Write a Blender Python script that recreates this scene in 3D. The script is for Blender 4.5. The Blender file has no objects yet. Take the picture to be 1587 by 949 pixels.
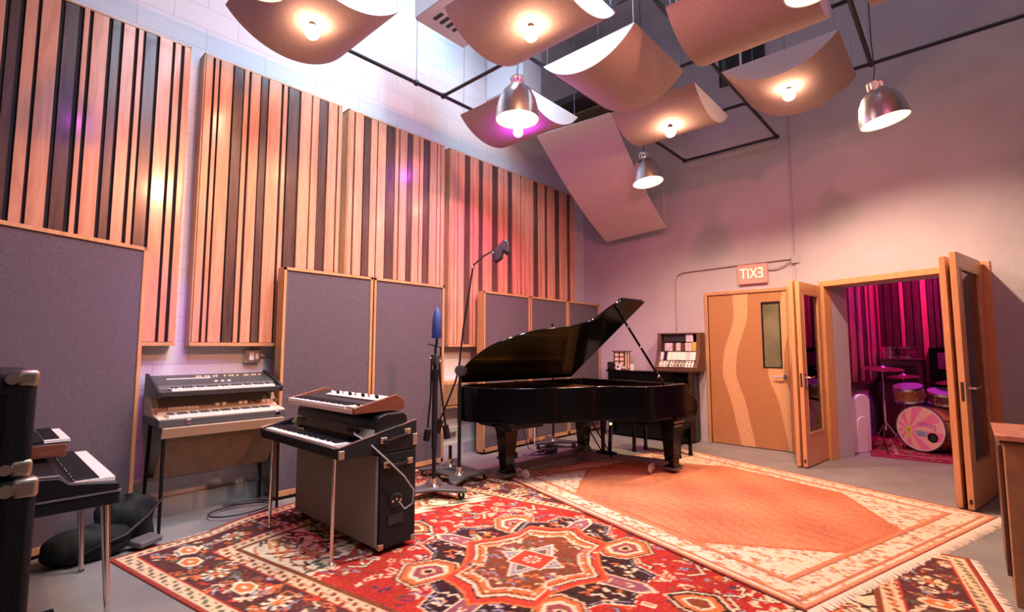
import bpy, math, random
import numpy as np
from mathutils import Vector, Matrix, Euler
random.seed(7)
S = bpy.context.scene
COL = S.collection
PI = math.pi

# ------------------------------------------------------------------ camera, lights, exposure
FPX = 766.0; YAW = math.radians(42.4); TILT = math.atan(65.5/FPX)
cd = bpy.data.cameras.new('camera'); cam = bpy.data.objects.new('camera', cd); COL.objects.link(cam)
cd.sensor_width = 36.0; cd.lens = 36.0*FPX/1587.0; cd.clip_start = 0.05
cam.location = (0, 0, 1.37); cam.rotation_euler = (PI/2+TILT, 0, YAW)
S.camera = cam
S.view_settings.view_transform = 'Standard'; S.view_settings.look = 'None'
S.view_settings.exposure = 0.10; S.view_settings.gamma = 1.0; S.view_settings.use_curve_mapping = False
w = bpy.data.worlds.new('world'); S.world = w; w.use_nodes = True
w.node_tree.nodes['Background'].inputs[0].default_value = (.5, .5, .7, 1)
w.node_tree.nodes['Background'].inputs[1].default_value = 0.02

BULB_W = 110.0     # emission strength of the bare warm globes
MAG_W = 110.0
PEND_W = 30.0
DOWN_W = 350.0      # downward beam of each reflector globe
DOWN_M = 260.0

def area(name, loc, tgt, sx, sy, col, e, spread=PI):
    l = bpy.data.lights.new(name, 'AREA'); l.shape = 'RECTANGLE'; l.size = sx; l.size_y = sy
    l.color = col; l.energy = e; l.spread = spread
    o = bpy.data.objects.new(name, l); COL.objects.link(o); o.location = loc
    d = Vector(tgt)-Vector(loc); o.rotation_euler = d.to_track_quat('-Z', 'Y').to_euler(); return o
def spot(name, loc, tgt, col, e, deg, blend=.6, rad=.06):
    l = bpy.data.lights.new(name, 'SPOT'); l.color = col; l.energy = e; l.spot_size = math.radians(deg); l.spot_blend = blend
    l.shadow_soft_size = rad
    o = bpy.data.objects.new(name, l); COL.objects.link(o); o.location = loc
    d = Vector(tgt)-Vector(loc); o.rotation_euler = d.to_track_quat('-Z', 'Y').to_euler(); return o
# cool daylight fixture under the roof, over the clouds, washing the upper left wall
area('roof_daylight', (-2.8, 1.6, 6.8), (-4.9, 1.6, 3.4), 1.0, 6.5, (.55, .77, 1.0), 150, 1.5)
area('roof_daylight_wall', (-3.5, 3.4, 6.75), (-4.9, 3.6, 4.3), 1.0, 5.5, (.58, .78, 1.0), 230, 1.4)
area('roof_daylight_far', (.5, 3.5, 6.8), (-.5, 5.5, 3.5), 2.5, 2.0, (.60, .66, 1.0), 30)
# added soft warm fill, unseen behind and above the camera
area('rear_fill', (1.8, -1.6, 3.6), (-2.5, 5.0, .9), 1.6, 1.6, (1.0, .68, .55), 12)
spot('pink_fill', (1.4, -.6, 4.2), (-3.0, 7.4, 1.3), (1.0, .20, .32), 800, 50, .9, .08)  # added unseen spot that turns the back wall pink
spot('violet_par', (-1.2, .7, 4.3), (-5.0, 1.10, 1.5), (.34, .08, 1.0), 330, 15, 1.0, .05)
spot('amber_wall_fill', (1.2, 2.2, 4.3), (-5.0, 2.9, 2.9), (1.0, .34, .18), 1000, 66, .9, .08)  # added unseen spot that tints the slat wall orange
# coloured lamps of the drum room
area('drum_room_magenta', (.25, 9.3, 3.0), (-.8, 10.3, 1.9), .5, .5, (1.0, .02, .50), 60)
spot('drum_room_violet', (-.3, 8.4, 3.1), (-1.2, 9.0, .4), (.30, .04, 1.0), 75, 70, .7, .05)

# ------------------------------------------------------------------ materials
def mat(name, col, rough=.5, metal=0.0, kind=None, col2=None, scale=5.0, bump=0.0, stretch=(1, 1, 1), emit=0.0, ecol=None, coat=0.0, spec=None, attr=None, detail=4.0, alpha=None, rot=(0, 0, 0), bscale=None):
    m = bpy.data.materials.new(name); m.use_nodes = True
    nt = m.node_tree; N = nt.nodes; Lk = nt.links; b = N['Principled BSDF']
    b.inputs['Base Color'].default_value = (*col, 1); b.inputs['Roughness'].default_value = rough; b.inputs['Metallic'].default_value = metal
    if coat: b.inputs['Coat Weight'].default_value = coat; b.inputs['Coat Roughness'].default_value = .12
    if spec is not None: b.inputs['Specular IOR Level'].default_value = spec
    if emit: b.inputs['Emission Color'].default_value = (*(ecol or col), 1); b.inputs['Emission Strength'].default_value = emit
    tc = N.new('ShaderNodeTexCoord'); mp = N.new('ShaderNodeMapping'); mp.inputs['Scale'].default_value = stretch; mp.inputs['Rotation'].default_value = rot
    geo = N.new('ShaderNodeNewGeometry')
    Lk.new(geo.outputs['Position'], mp.inputs['Vector'])
    fac = None
    if kind == 'noise' or kind == 'wood':
        n = N.new('ShaderNodeTexNoise'); n.inputs['Scale'].default_value = scale; n.inputs['Detail'].default_value = detail
        n.inputs['Roughness'].default_value = .6
        if kind == 'wood': n.inputs['Distortion'].default_value = 1.2
        Lk.new(mp.outputs[0], n.inputs['Vector']); fac = n.outputs['Fac']
    elif kind == 'wave':
        n = N.new('ShaderNodeTexWave'); n.inputs['Scale'].default_value = scale; n.inputs['Distortion'].default_value = 6; n.inputs['Detail'].default_value = 3
        n.inputs['Detail Scale'].default_value = .6
        Lk.new(mp.outputs[0], n.inputs['Vector']); fac = n.outputs['Fac']
    if fac is not None and col2 is not None:
        r = N.new('ShaderNodeValToRGB'); r.color_ramp.elements[0].color = (*col, 1); r.color_ramp.elements[1].color = (*col2, 1)
        r.color_ramp.elements[0].position = .35; r.color_ramp.elements[1].position = .65
        Lk.new(fac, r.inputs[0]); Lk.new(r.outputs[0], b.inputs['Base Color'])
    if attr:
        a = N.new('ShaderNodeAttribute'); a.attribute_name = attr
        mx = N.new('ShaderNodeMix'); mx.data_type = 'RGBA'; mx.blend_type = 'MULTIPLY'; mx.inputs[0].default_value = .55
        n3 = N.new('ShaderNodeTexNoise'); n3.inputs['Scale'].default_value = 60; n3.inputs['Detail'].default_value = 3
        Lk.new(geo.outputs['Position'], n3.inputs['Vector'])
        r3 = N.new('ShaderNodeValToRGB'); r3.color_ramp.elements[0].position = .3; r3.color_ramp.elements[0].color = (.45, .45, .45, 1); r3.color_ramp.elements[1].position = .6; r3.color_ramp.elements[1].color = (1, 1, 1, 1)
        Lk.new(n3.outputs['Fac'], r3.inputs[0])
        Lk.new(a.outputs['Color'], mx.inputs[6]); Lk.new(r3.outputs[0], mx.inputs[7]); Lk.new(mx.outputs[2], b.inputs['Base Color'])
    if bump:
        bp = N.new('ShaderNodeBump'); bp.inputs['Strength'].default_value = bump; bp.inputs['Distance'].default_value = .01
        n2 = N.new('ShaderNodeTexNoise'); n2.inputs['Scale'].default_value = bscale or scale*8; n2.inputs['Detail'].default_value = 3
        Lk.new(mp.outputs[0], n2.inputs['Vector']); Lk.new(n2.outputs['Fac'], bp.inputs['Height']); Lk.new(bp.outputs[0], b.inputs['Normal'])
    return m

M = {}
M['drywall'] = mat('painted_drywall', (.40, .365, .375), .85, kind='noise', col2=(.445, .41, .42), scale=1.3, bump=.25, bscale=60)
M['ceiling'] = mat('ceiling_paint', (.50, .50, .52), .9)
M['concrete'] = mat('grey_concrete', (.18, .176, .152), .5, kind='noise', col2=(.25, .243, .21), scale=1.6, bump=.12, bscale=25, detail=8)
M['maple'] = mat('maple_slat_wood', (.50, .215, .125), .25, kind='wood', col2=(.64, .31, .19), scale=2.2, stretch=(6, 6, .6), bump=.03, coat=.35)
M['walnut'] = mat('dark_slat_wood', (.055, .027, .022), .30, kind='wood', col2=(.11, .055, .04), scale=3, stretch=(8, 8, .5), coat=.3)
M['slatblack'] = mat('black_gap', (.008, .006, .007), .8)
M['oak'] = mat('oak_frame_wood', (.42, .21, .085), .42, kind='wood', col2=(.54, .29, .13), scale=3, stretch=(7, 7, .8), coat=.15)
M['fir'] = mat('door_fir_wood', (.52, .26, .10), .38, kind='wood', col2=(.62, .33, .14), scale=3, stretch=(9, 9, .6), coat=.2)
M['felt'] = mat('violet_grey_felt', (.078, .058, .070), .95, kind='noise', col2=(.108, .083, .098), scale=90, bump=.15, bscale=220, detail=2)
M['cloud'] = mat('cloud_fabric', (.36, .30, .30), .9, kind='noise', col2=(.44, .37, .37), scale=70, bump=.15, bscale=160, detail=3)
M['cloudedge'] = mat('cloud_fabric_lit', (.66, .64, .68), .9, kind='noise', col2=(.74, .72, .75), scale=70, detail=2)  # cool light on ends and tops put into a paler tone
M['flatpanel'] = mat('flat_panel_fabric', (.60, .53, .52), .9, kind='noise', col2=(.67, .60, .585), scale=80, bump=.1, bscale=160, detail=2)
M['blackmetal'] = mat('black_pipe_metal', (.006, .007, .010), .4, .0)
M['black'] = mat('black_plastic', (.005, .005, .006), .45, spec=.3)
M['lacquer'] = mat('black_piano_lacquer', (.002, .002, .0025), .10, spec=.28, coat=.0)
M['tolex'] = mat('black_tolex', (.006, .0055, .006), .6, spec=.25, kind='noise', col2=(.012, .011, .012), scale=120, bump=.5, bscale=260)
M['greytolex'] = mat('charcoal_vinyl', (.045, .045, .045), .5, kind='noise', col2=(.065, .062, .06), scale=80, bump=.3, bscale=220)
M['grille'] = mat('silver_grille_cloth', (.20, .17, .125), .75, kind='noise', col2=(.27, .235, .175), scale=150, bump=.4, bscale=300)
M['chrome'] = mat('chrome', (.72, .70, .68), .16, 1.0)
M['brushed'] = mat('brushed_aluminium', (.74, .72, .70), .27, 1.0, bump=.05, bscale=80)
M['shadein'] = mat('white_lamp_enamel', (.86, .84, .80), .6)
M['nickel'] = mat('aged_nickel', (.50, .42, .32), .38, .85)
M['ivory'] = mat('ivory_keys', (.85, .80, .70), .3)
M['ebony'] = mat('ebony_keys', (.010, .010, .012), .3)
M['cream'] = mat('cream_enamel', (.62, .47, .32), .5)
M['creamtab'] = mat('pale_tab_plastic', (.82, .72, .56), .4)
M['rosewood'] = mat('rosewood_cheek', (.13, .035, .018), .3, kind='wood', col2=(.22, .07, .035), scale=6, stretch=(3, 1, 8), coat=.3)
M['brownwood'] = mat('dark_brown_wood', (.07, .03, .014), .45, kind='wood', col2=(.12, .055, .028), scale=4, stretch=(2, 2, 8))
M['tanwood'] = mat('tan_plywood', (.17, .10, .05), .5, kind='wood', col2=(.23, .14, .07), scale=3, stretch=(7, 7, .8))
M['cabwood'] = mat('cabinet_side_wood', (.30, .15, .065), .5, kind='noise', col2=(.37, .20, .09), scale=14, bump=.05)
M['gold'] = mat('gold_plate', (.75, .48, .16), .35, .9)
M['leather'] = mat('black_leather', (.005, .005, .006), .4, spec=.3, bump=.1, bscale=60)
M['nylon'] = mat('black_green_nylon', (.007, .009, .008), .8, spec=.2, kind='noise', col2=(.018, .024, .021), scale=9, bump=.5, bscale=18)
M['nylontrim'] = mat('grey_nylon_flap', (.11, .105, .10), .6)
M['bluefoam'] = mat('blue_pop_cloth', (.005, .012, .08), .5, kind='noise', col2=(.012, .05, .27), scale=14)
M['darkblue'] = mat('dark_navy_plastic', (.010, .010, .035), .4)
M['bluegrey'] = mat('cast_iron_base', (.10, .092, .09), .5, .3, bump=.1)
M['white'] = mat('white_plastic', (.75, .73, .70), .5)
M['cable'] = mat('black_cable_rubber', (.010, .010, .010), .5)
M['greycable'] = mat('grey_cable_rubber', (.38, .35, .33), .4)
M['rubber'] = mat('grey_rubber_wheel', (.42, .33, .29), .6)
M['conduit'] = mat('painted_conduit', (.34, .32, .32), .7)
M['wire'] = mat('steel_wire', (.30, .30, .31), .4, .8)
M['duct'] = mat('white_duct_paint', (.72, .74, .78), .7)
M['vent'] = mat('dark_vent', (.015, .013, .012), .6)
M['ventwood'] = mat('vent_grille_paint', (.50, .36, .33), .7)
M['rug'] = mat('knotted_wool', (.5, .1, .1), .95, attr='Col', bump=.3, bscale=250, spec=.15)
M['fringe'] = mat('cream_wool_fringe', (.72, .60, .44), .95, kind='noise', col2=(.82, .72, .56), scale=50, spec=.1)
M['signface'] = mat('exit_sign_face', (.62, .20, .16), .5, emit=.28, ecol=(1.0, .30, .22))
M['signtext'] = mat('exit_sign_letters', (.9, .75, .5), .5, emit=.85, ecol=(1.0, .72, .42))
M['signrim'] = mat('exit_sign_letter_outline', (.50, .20, .10), .5)
M['paper'] = mat('shoji_paper', (.75, .45, .32), .8, emit=.25, ecol=(1.0, .5, .32))
M['green'] = mat('green_power_led', (.1, .9, .1), .4, emit=14.0, ecol=(.15, 1.0, .05))
M['moduleface'] = mat('module_face_plates', (.62, .56, .42), .5, kind='noise', col2=(.14, .12, .10), scale=55, detail=1)
M['modulepale'] = mat('pale_module_plates', (.66, .60, .60), .5, kind='noise', col2=(.45, .40, .42), scale=30, detail=1)
M['yellow'] = mat('yellow_module_plate', (.62, .42, .04), .5)
M['conc_dark'] = mat('dark_grey_plastic', (.022, .022, .024), .5)
M['ambershell'] = mat('amber_drum_wrap', (.42, .17, .04), .25, kind='wood', col2=(.55, .24, .06), scale=3, stretch=(8, 8, 1), coat=.6)
M['darkshell'] = mat('dark_drum_wrap', (.10, .02, .02), .25, kind='wood', col2=(.16, .04, .03), scale=3, stretch=(8, 8, 1), coat=.6)
M['brass'] = mat('cymbal_bronze', (.55, .36, .22), .28, .9)
M['drumhead'] = mat('white_drum_head', (.42, .38, .40), .5)
M['rubberblack'] = mat('black_rubber_mat', (.02, .018, .02), .8)
M['pinkwhite'] = mat('white_moulded_plastic', (.78, .74, .76), .5)
M['pinklit'] = mat('upright_piano_panel', (.16, .07, .10), .35)  # pink light on the upright's panel put into its colour

def glassmat():
    m = bpy.data.materials.new('door_glass'); m.use_nodes = True; nt = m.node_tree; N = nt.nodes; L = nt.links
    for n in list(N): N.remove(n)
    out = N.new('ShaderNodeOutputMaterial'); mx = N.new('ShaderNodeMixShader'); tr = N.new('ShaderNodeBsdfTransparent'); gl = N.new('ShaderNodeBsdfGlossy')
    tr.inputs[0].default_value = (.78, .80, .78, 1); gl.inputs['Roughness'].default_value = .03
    fr = N.new('ShaderNodeFresnel'); fr.inputs[0].default_value = 1.7
    L.new(fr.outputs[0], mx.inputs[0]); L.new(tr.outputs[0], mx.inputs[1]); L.new(gl.outputs[0], mx.inputs[2]); L.new(mx.outputs[0], out.inputs[0])
    return m
M['glass'] = glassmat()
M['olive'] = mat('dim_corridor_glass', (.20, .19, .10), .15, kind='noise', col2=(.12, .12, .07), scale=2.5, coat=.5)

def emat(name, col, s):
    m = bpy.data.materials.new(name); m.use_nodes = True; b = m.node_tree.nodes['Principled BSDF']
    b.inputs['Base Color'].default_value = (*col, 1); b.inputs['Emission Color'].default_value = (*col, 1); b.inputs['Emission Strength'].default_value = s
    return m
M['bulbwarm'] = emat('warm_globe_bulb', (1.0, .50, .28), BULB_W)
M['bulbmag'] = emat('magenta_globe_bulb', (.85, .05, 1.0), MAG_W)
M['bulbpend'] = emat('soft_white_bulb', (1.0, .80, .60), PEND_W)

def blockmat():
    m = mat('painted_block', (.60, .59, .62), .6, bump=0)
    nt = m.node_tree; N = nt.nodes; L = nt.links; b = N['Principled BSDF']
    geo = N.new('ShaderNodeNewGeometry'); sp = N.new('ShaderNodeSeparateXYZ'); cb = N.new('ShaderNodeCombineXYZ')
    L.new(geo.outputs['Position'], sp.inputs[0]); L.new(sp.outputs['Y'], cb.inputs['X']); L.new(sp.outputs['Z'], cb.inputs['Y'])
    br = N.new('ShaderNodeTexBrick'); br.inputs['Scale'].default_value = 1.0; br.inputs['Brick Width'].default_value = .52; br.inputs['Row Height'].default_value = .205
    br.inputs['Mortar Size'].default_value = .004; br.inputs['Mortar Smooth'].default_value = .3
    br.inputs['Color1'].default_value = (.57, .56, .585, 1); br.inputs['Color2'].default_value = (.60, .59, .61, 1); br.inputs['Mortar'].default_value = (.46, .45, .47, 1)
    L.new(cb.outputs[0], br.inputs['Vector']); L.new(br.outputs['Color'], b.inputs['Base Color'])
    bp = N.new('ShaderNodeBump'); bp.inputs['Strength'].default_value = .4; bp.inputs['Distance'].default_value = .004; bp.invert = True
    L.new(br.outputs['Fac'], bp.inputs['Height']); L.new(bp.outputs[0], b.inputs['Normal'])
    return m
M['block'] = blockmat()
def doorwood():   # rotary-cut birch veneer: broad wandering pale bands on warm brown
    m = mat('flame_veneer', (.42, .20, .07), .4, coat=.3)
    nt = m.node_tree; N = nt.nodes; L = nt.links; b = N['Principled BSDF']
    geo = N.new('ShaderNodeNewGeometry'); mp = N.new('ShaderNodeMapping'); mp.inputs['Scale'].default_value = (1, 1, .0)
    n0 = N.new('ShaderNodeTexNoise'); n0.inputs['Scale'].default_value = .9; n0.inputs['Detail'].default_value = 1
    mz = N.new('ShaderNodeMapping'); mz.inputs['Scale'].default_value = (.25, .25, 1)
    L.new(geo.outputs['Position'], mz.inputs[0]); L.new(mz.outputs[0], n0.inputs[0])
    sp = N.new('ShaderNodeSeparateXYZ'); L.new(geo.outputs['Position'], sp.inputs[0])
    ad = N.new('ShaderNodeMath'); ad.operation = 'MULTIPLY_ADD'; ad.inputs[1].default_value = .62; L.new(n0.outputs['Fac'], ad.inputs[0]); L.new(sp.outputs['X'], ad.inputs[2])
    a3 = N.new('ShaderNodeMath'); a3.operation = 'ADD'; a3.inputs[1].default_value = .30; L.new(ad.outputs[0], a3.inputs[0]); sn = N.new('ShaderNodeMath'); sn.operation = 'MULTIPLY'; sn.inputs[1].default_value = 9.8; L.new(a3.outputs[0], sn.inputs[0])
    s2 = N.new('ShaderNodeMath'); s2.operation = 'SINE'; L.new(sn.outputs[0], s2.inputs[0])
    r = N.new('ShaderNodeValToRGB'); r.color_ramp.elements[0].color = (.38, .18, .065, 1); r.color_ramp.elements[1].color = (.58, .34, .15, 1)
    r.color_ramp.elements[0].position = .50; r.color_ramp.elements[1].position = .62
    L.new(s2.outputs[0], r.inputs[0])
    n1 = N.new('ShaderNodeTexNoise'); n1.inputs['Scale'].default_value = 30; m1 = N.new('ShaderNodeMapping'); m1.inputs['Scale'].default_value = (4, 4, .5)
    L.new(geo.outputs['Position'], m1.inputs[0]); L.new(m1.outputs[0], n1.inputs[0])
    mx = N.new('ShaderNodeMix'); mx.data_type = 'RGBA'; mx.blend_type = 'OVERLAY'; mx.inputs[0].default_value = .35
    L.new(r.outputs[0], mx.inputs[6]); L.new(n1.outputs['Fac'], mx.inputs[7]); L.new(mx.outputs[2], b.inputs['Base Color'])
    return m
M['veneer'] = doorwood()

# ------------------------------------------------------------------ mesh helpers
class MB:
    def __init__(s): s.v = []; s.f = []; s.m = []; s.cm = 0; s.X = Matrix.Identity(4)
    def add(s, vs, fs):
        o = len(s.v)
        for p in vs: s.v.append(tuple(s.X @ Vector(p)))
        for f in fs: s.f.append([i+o for i in f]); s.m.append(s.cm)
        return s
    def box(s, x0, x1, y0, y1, z0, z1):
        vs = [(x, y, z) for z in (z0, z1) for y in (y0, y1) for x in (x0, x1)]
        return s.add(vs, [[0, 2, 3, 1], [4, 5, 7, 6], [0, 1, 5, 4], [2, 6, 7, 3], [0, 4, 6, 2], [1, 3, 7, 5]])
    def prism(s, pts, ax, a0, a1):   # polygon in the plane normal to ax
        n = len(pts); vs = []
        for a in (a0, a1):
            for p in pts:
                vs.append((a, p[0], p[1]) if ax == 'x' else ((p[0], a, p[1]) if ax == 'y' else (p[0], p[1], a)))
        fs = [list(range(n))[::-1], list(range(n, 2*n))]
        for i in range(n): j = (i+1) % n; fs.append([i, j, j+n, i+n])
        return s.add(vs, fs)
    def cyl(s, p0, p1, r0, r1=None, n=12, caps=True):
        r1 = r0 if r1 is None else r1
        p0 = Vector(p0); p1 = Vector(p1); d = (p1-p0).normalized()
        a = d.orthogonal().normalized(); b = d.cross(a); vs = []
        for p, r in ((p0, r0), (p1, r1)):
            for i in range(n):
                t = 2*PI*i/n; vs.append(tuple(p+a*math.cos(t)*r+b*math.sin(t)*r))
        fs = [[i, (i+1) % n, (i+1) % n+n, i+n] for i in range(n)]
        if caps: fs += [list(range(n))[::-1], list(range(n, 2*n))]
        return s.add(vs, fs)
    def tube(s, pts, r, n=8):
        pts = [Vector(p) for p in pts]; vs = []; fs = []; a = None
        for i, p in enumerate(pts):
            d = (pts[min(i+1, len(pts)-1)]-pts[max(i-1, 0)]).normalized()
            a = d.orthogonal().normalized() if a is None else (a-d*a.dot(d)).normalized()
            b = d.cross(a)
            for k in range(n):
                t = 2*PI*k/n; vs.append(tuple(p+a*math.cos(t)*r+b*math.sin(t)*r))
        for i in range(len(pts)-1):
            for k in range(n): fs.append([i*n+k, i*n+(k+1) % n, (i+1)*n+(k+1) % n, (i+1)*n+k])
        fs += [list(range(n))[::-1], [(len(pts)-1)*n+k for k in range(n)]]
        return s.add(vs, fs)
    def lathe(s, prof, c=(0, 0, 0), n=24, axis=None):
        R = Matrix.Identity(3)
        if axis is not None: R = Vector((0, 0, 1)).rotation_difference(Vector(axis)).to_matrix()
        c = Vector(c); vs = []; fs = []
        for r, z in prof:
            for k in range(n):
                t = 2*PI*k/n; vs.append(tuple(c+R @ Vector((max(r, 1e-4)*math.cos(t), max(r, 1e-4)*math.sin(t), z))))
        for i in range(len(prof)-1):
            for k in range(n): fs.append([i*n+k, i*n+(k+1) % n, (i+1)*n+(k+1) % n, (i+1)*n+k])
        return s.add(vs, fs)
    def ball(s, c, r, n=16, sq=(1, 1, 1)):
        vs = []; fs = []; m = n//2
        for i in range(m+1):
            ph = PI*i/m
            for k in range(n):
                t = 2*PI*k/n; vs.append((c[0]+sq[0]*r*math.sin(ph)*math.cos(t), c[1]+sq[1]*r*math.sin(ph)*math.sin(t), c[2]+sq[2]*r*math.cos(ph)))
        for i in range(m):
            for k in range(n): fs.append([i*n+k, (i+1)*n+k, (i+1)*n+(k+1) % n, i*n+(k+1) % n])
        return s.add(vs, fs)
    def build(s, name, m, parent=None, bevel=0.0, smooth=35, seg=2):
        me = bpy.data.meshes.new(name)
        W = WM(parent).inverted() if parent is not None else Matrix.Identity(4)
        me.from_pydata([tuple(W @ Vector(p)) for p in s.v], [], s.f)
        me.validate()
        import bmesh
        b = bmesh.new(); b.from_mesh(me); bmesh.ops.remove_doubles(b, verts=b.verts, dist=1e-5); bmesh.ops.recalc_face_normals(b, faces=b.faces); b.to_mesh(me); b.free()
        ms = m if isinstance(m, (list, tuple)) else [m]
        for q in ms: me.materials.append(q)
        if len(ms) > 1 and len(me.polygons) == len(s.m): me.polygons.foreach_set('material_index', s.m)
        if smooth:
            me.polygons.foreach_set('use_smooth', [True]*len(me.polygons)); me.set_sharp_from_angle(angle=math.radians(smooth))
        o = bpy.data.objects.new(name, me); COL.objects.link(o)
        if parent is not None: o.parent = parent
        if bevel:
            bv = o.modifiers.new('bevel', 'BEVEL'); bv.width = bevel; bv.segments = seg; bv.limit_method = 'ANGLE'; bv.angle_limit = math.radians(40)
        return o
def WM(o):
    m = o.matrix_basis.copy()
    p = o.parent
    while p is not None: m = p.matrix_basis @ m; p = p.parent
    return m
def B(*a): return MB().box(*a)
def tag(o, label=None, cat=None, group=None, kind=None):
    if label: o['label'] = label
    if cat: o['category'] = cat
    if group: o['group'] = group
    if kind: o['kind'] = kind
    return o
def thing(name, label, cat, loc=(0, 0, 0), rz=0.0, group=None, kind=None):
    o = bpy.data.objects.new(name, None); COL.objects.link(o); o.empty_display_size = .1
    o.location = loc; o.rotation_euler = (0, 0, rz); return tag(o, label, cat, group, kind)
def struct(name, mb, m, bevel=0): return tag(mb.build(name, m, None, bevel), kind='structure')
def copytree(o, parent=None):
    c = o.copy(); COL.objects.link(c); c.parent = parent
    for ch in list(o.children): copytree(ch, c)
    return c

# ------------------------------------------------------------------ the room
XW = -5.0; YB = 7.4; H = 7.0
A0 = Vector((-1.66, 7.40, 0)); WD = Vector((.923, -.384, 0)).normalized(); WN = Vector((-WD.y, WD.x, 0))   # splayed wall, WN points out of the room
WANG = math.atan2(WD.y, WD.x)
def wl(s, t=0.0, z=0.0): p = A0+WD*s+WN*t; return (p.x, p.y, z)
struct('floor', B(-5.3, 5.2, -4.2, 11.0, -.12, 0), M['concrete'])
m_ = MB()
for q in ((-3.9, 6.3, -1.9, 7.38),): pass
struct('wall_left', B(XW-.2, XW, -4.2, 7.6, 0, H), M['block'])
DX0, DX1, DZ = -2.80, -1.74, 2.15     # closed door
wb = B(XW, DX0, YB, YB+.2, 0, H); wb.box(DX1, -1.58, YB, YB+.2, 0, H); wb.box(DX0, DX1, YB, YB+.2, DZ, H)
struct('wall_back', wb, M['drywall'])
OS0, OS1, OZ = .40, 1.985, 2.165
wr = MB(); wr.X = Matrix.Translation(A0) @ Matrix.Rotation(WANG, 4, 'Z')
wr.box(0, OS0, 0, .45, 0, H); wr.box(OS1, 7.4, 0, .45, 0, H); wr.box(OS0, OS1, 0, .45, OZ, H)
struct('wall_right', wr, M['drywall'])
struct('wall_front', B(-5.2, 5.4, -4.2, -4.0, 0, H), M['drywall'])
struct('wall_side', B(5.2, 5.4, -4.2, 4.8, 0, H), M['drywall'])
struct('ceiling', B(-5.2, 5.4, -4.2, 7.6, H, H+.15), M['ceiling'])
# floor joints near the doors
# thin trims
struct('baseboard_left', B(XW, XW+.05, -1.0, 7.38, .0, .14).box(XW, XW+.09, -1.0, 4.4, .30, .34), M['conduit'])
# closed door and its frame
fr = B(DX0-.045, DX0, YB-.02, YB+.14, 0, DZ).box(DX1, DX1+.045, YB-.02, YB+.14, 0, DZ).box(DX0-.045, DX1+.045, YB-.02, YB+.14, DZ, DZ+.045)
struct('trim_1', fr, M['oak'], .004)
d1 = thing('door_1', 'closed flush wooden door with swirling pale grain and narrow window, under the exit sign', 'door', (DX1-.01, YB+.03, 0), 0, kind='structure')
dm = B(DX0+.01, -2.06, YB, YB+.045, .01, DZ-.005).box(-1.83, DX1-.008, YB, YB+.045, .01, DZ-.005).box(-2.06, -1.83, YB, YB+.045, .01, 1.11).box(-2.06, -1.83, YB, YB+.045, 2.0, DZ-.005)
dp_ = dm.build('door_panel', M['veneer'], d1)
B(-2.06, -1.83, YB+.018, YB+.026, 1.11, 2.0).build('window_pane', M['olive'], d1)
B(-2.065, -2.05, YB-.006, YB+.03, 1.1, 2.01).box(-1.84, -1.825, YB-.006, YB+.03, 1.1, 2.01).box(-2.05, -1.84, YB-.006, YB+.03, 1.1, 1.115).box(-2.05, -1.84, YB-.006, YB+.03, 1.995, 2.01).build('window_bead', M['black'], d1)
hb = MB().cyl((-1.80, YB, .99), (-1.80, YB-.055, .99), .012).tube([(-1.80, YB-.05, .99), (-1.86, YB-.052, .99), (-1.93, YB-.05, .99)], .010)
hb.lathe([(.001, 0), (.028, 0), (.028, .008), (.001, .008)], (-1.80, YB, .99), 20, (0, -1, 0)).build('door_handle', M['chrome'], dp_)
# lining of the double-door opening
ln = MB(); ln.X = wr.X
ln.box(OS0-.045, OS0+.02, -.015, .13, 0, OZ).box(OS1-.02, OS1+.06, -.015, .13, 0, OZ).box(OS0-.045, OS1+.06, -.015, .13, OZ-.02, OZ+.05)
struct('trim_2', ln, M['fir'], .004)
ln = MB(); ln.X = wr.X
ln.box(OS0, OS0+.012, .13, .45, 0, OZ).box(OS1-.012, OS1, .13, .45, 0, OZ).box(OS0, OS1, .13, .45, OZ-.012, OZ)
struct('trim_3', ln, M['drywall'])

def leaf(name, near, far, side, z1, handle=True, label=None, glassy=True):
    near = Vector((*near, 0)); far = Vector((*far, 0)); d = (far-near); Lg = d.length; a = math.atan2(d.y, d.x)
    t = thing(name, label, 'door', (far.x, far.y, 0), 0, kind='structure')
    X = Matrix.Translation(near) @ Matrix.Rotation(a, 4, 'Z')
    T = .045; z0 = .015; st = .105
    m = MB(); m.X = X
    m.box(0, st, 0, T, z0, z1).box(Lg-st, Lg, 0, T, z0, z1).box(st, Lg-st, 0, T, z1-.13, z1).box(st, Lg-st, 0, T, z0, .37)
    lf_ = m.build('leaf_frame', M['fir'], t, .003)
    g = MB(); g.X = X; g.box(st, Lg-st, T*.4, T*.6, .37, z1-.13).build('glass_pane', M['glass'], t)
    b = MB(); b.X = X; y0, y1 = -.006, T+.006
    b.box(st, st+.018, y0, y1, .37, z1-.13).box(Lg-st-.018, Lg-st, y0, y1, .37, z1-.13).box(st, Lg-st, y0, y1, .37, .388).box(st, Lg-st, y0, y1, z1-.148, z1-.13)
    b.build('glazing_bead', M['oak'], t, .002)
    if handle:
        h = MB(); h.X = X; y = -.0 if side < 0 else T; s_ = side
        h.cyl((.05, y, 1.03), (.05, y+s_*.06, 1.03), .011).tube([(.05, y+s_*.055, 1.03), (.12, y+s_*.058, 1.03), (.19, y+s_*.055, 1.035)], .009)
        h.box(.03, .075, min(y, y+s_*.008), max(y, y+s_*.008), .90, 1.08)
        h.build('door_handle', M['chrome'], lf_)
        l = MB(); l.X = X; l.box(-.002, .002, .012, .033, .92, 1.08).box(-.002, .002, .012, .033, .06, .10).build('latch_plate', M['conc_dark'], lf_)
    return t
leaf('door_2', (-1.40, 6.53), (-1.315, 7.235), -1, 2.155, True, 'inner glazed leaf of the open left double door, glass side seen')
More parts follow.
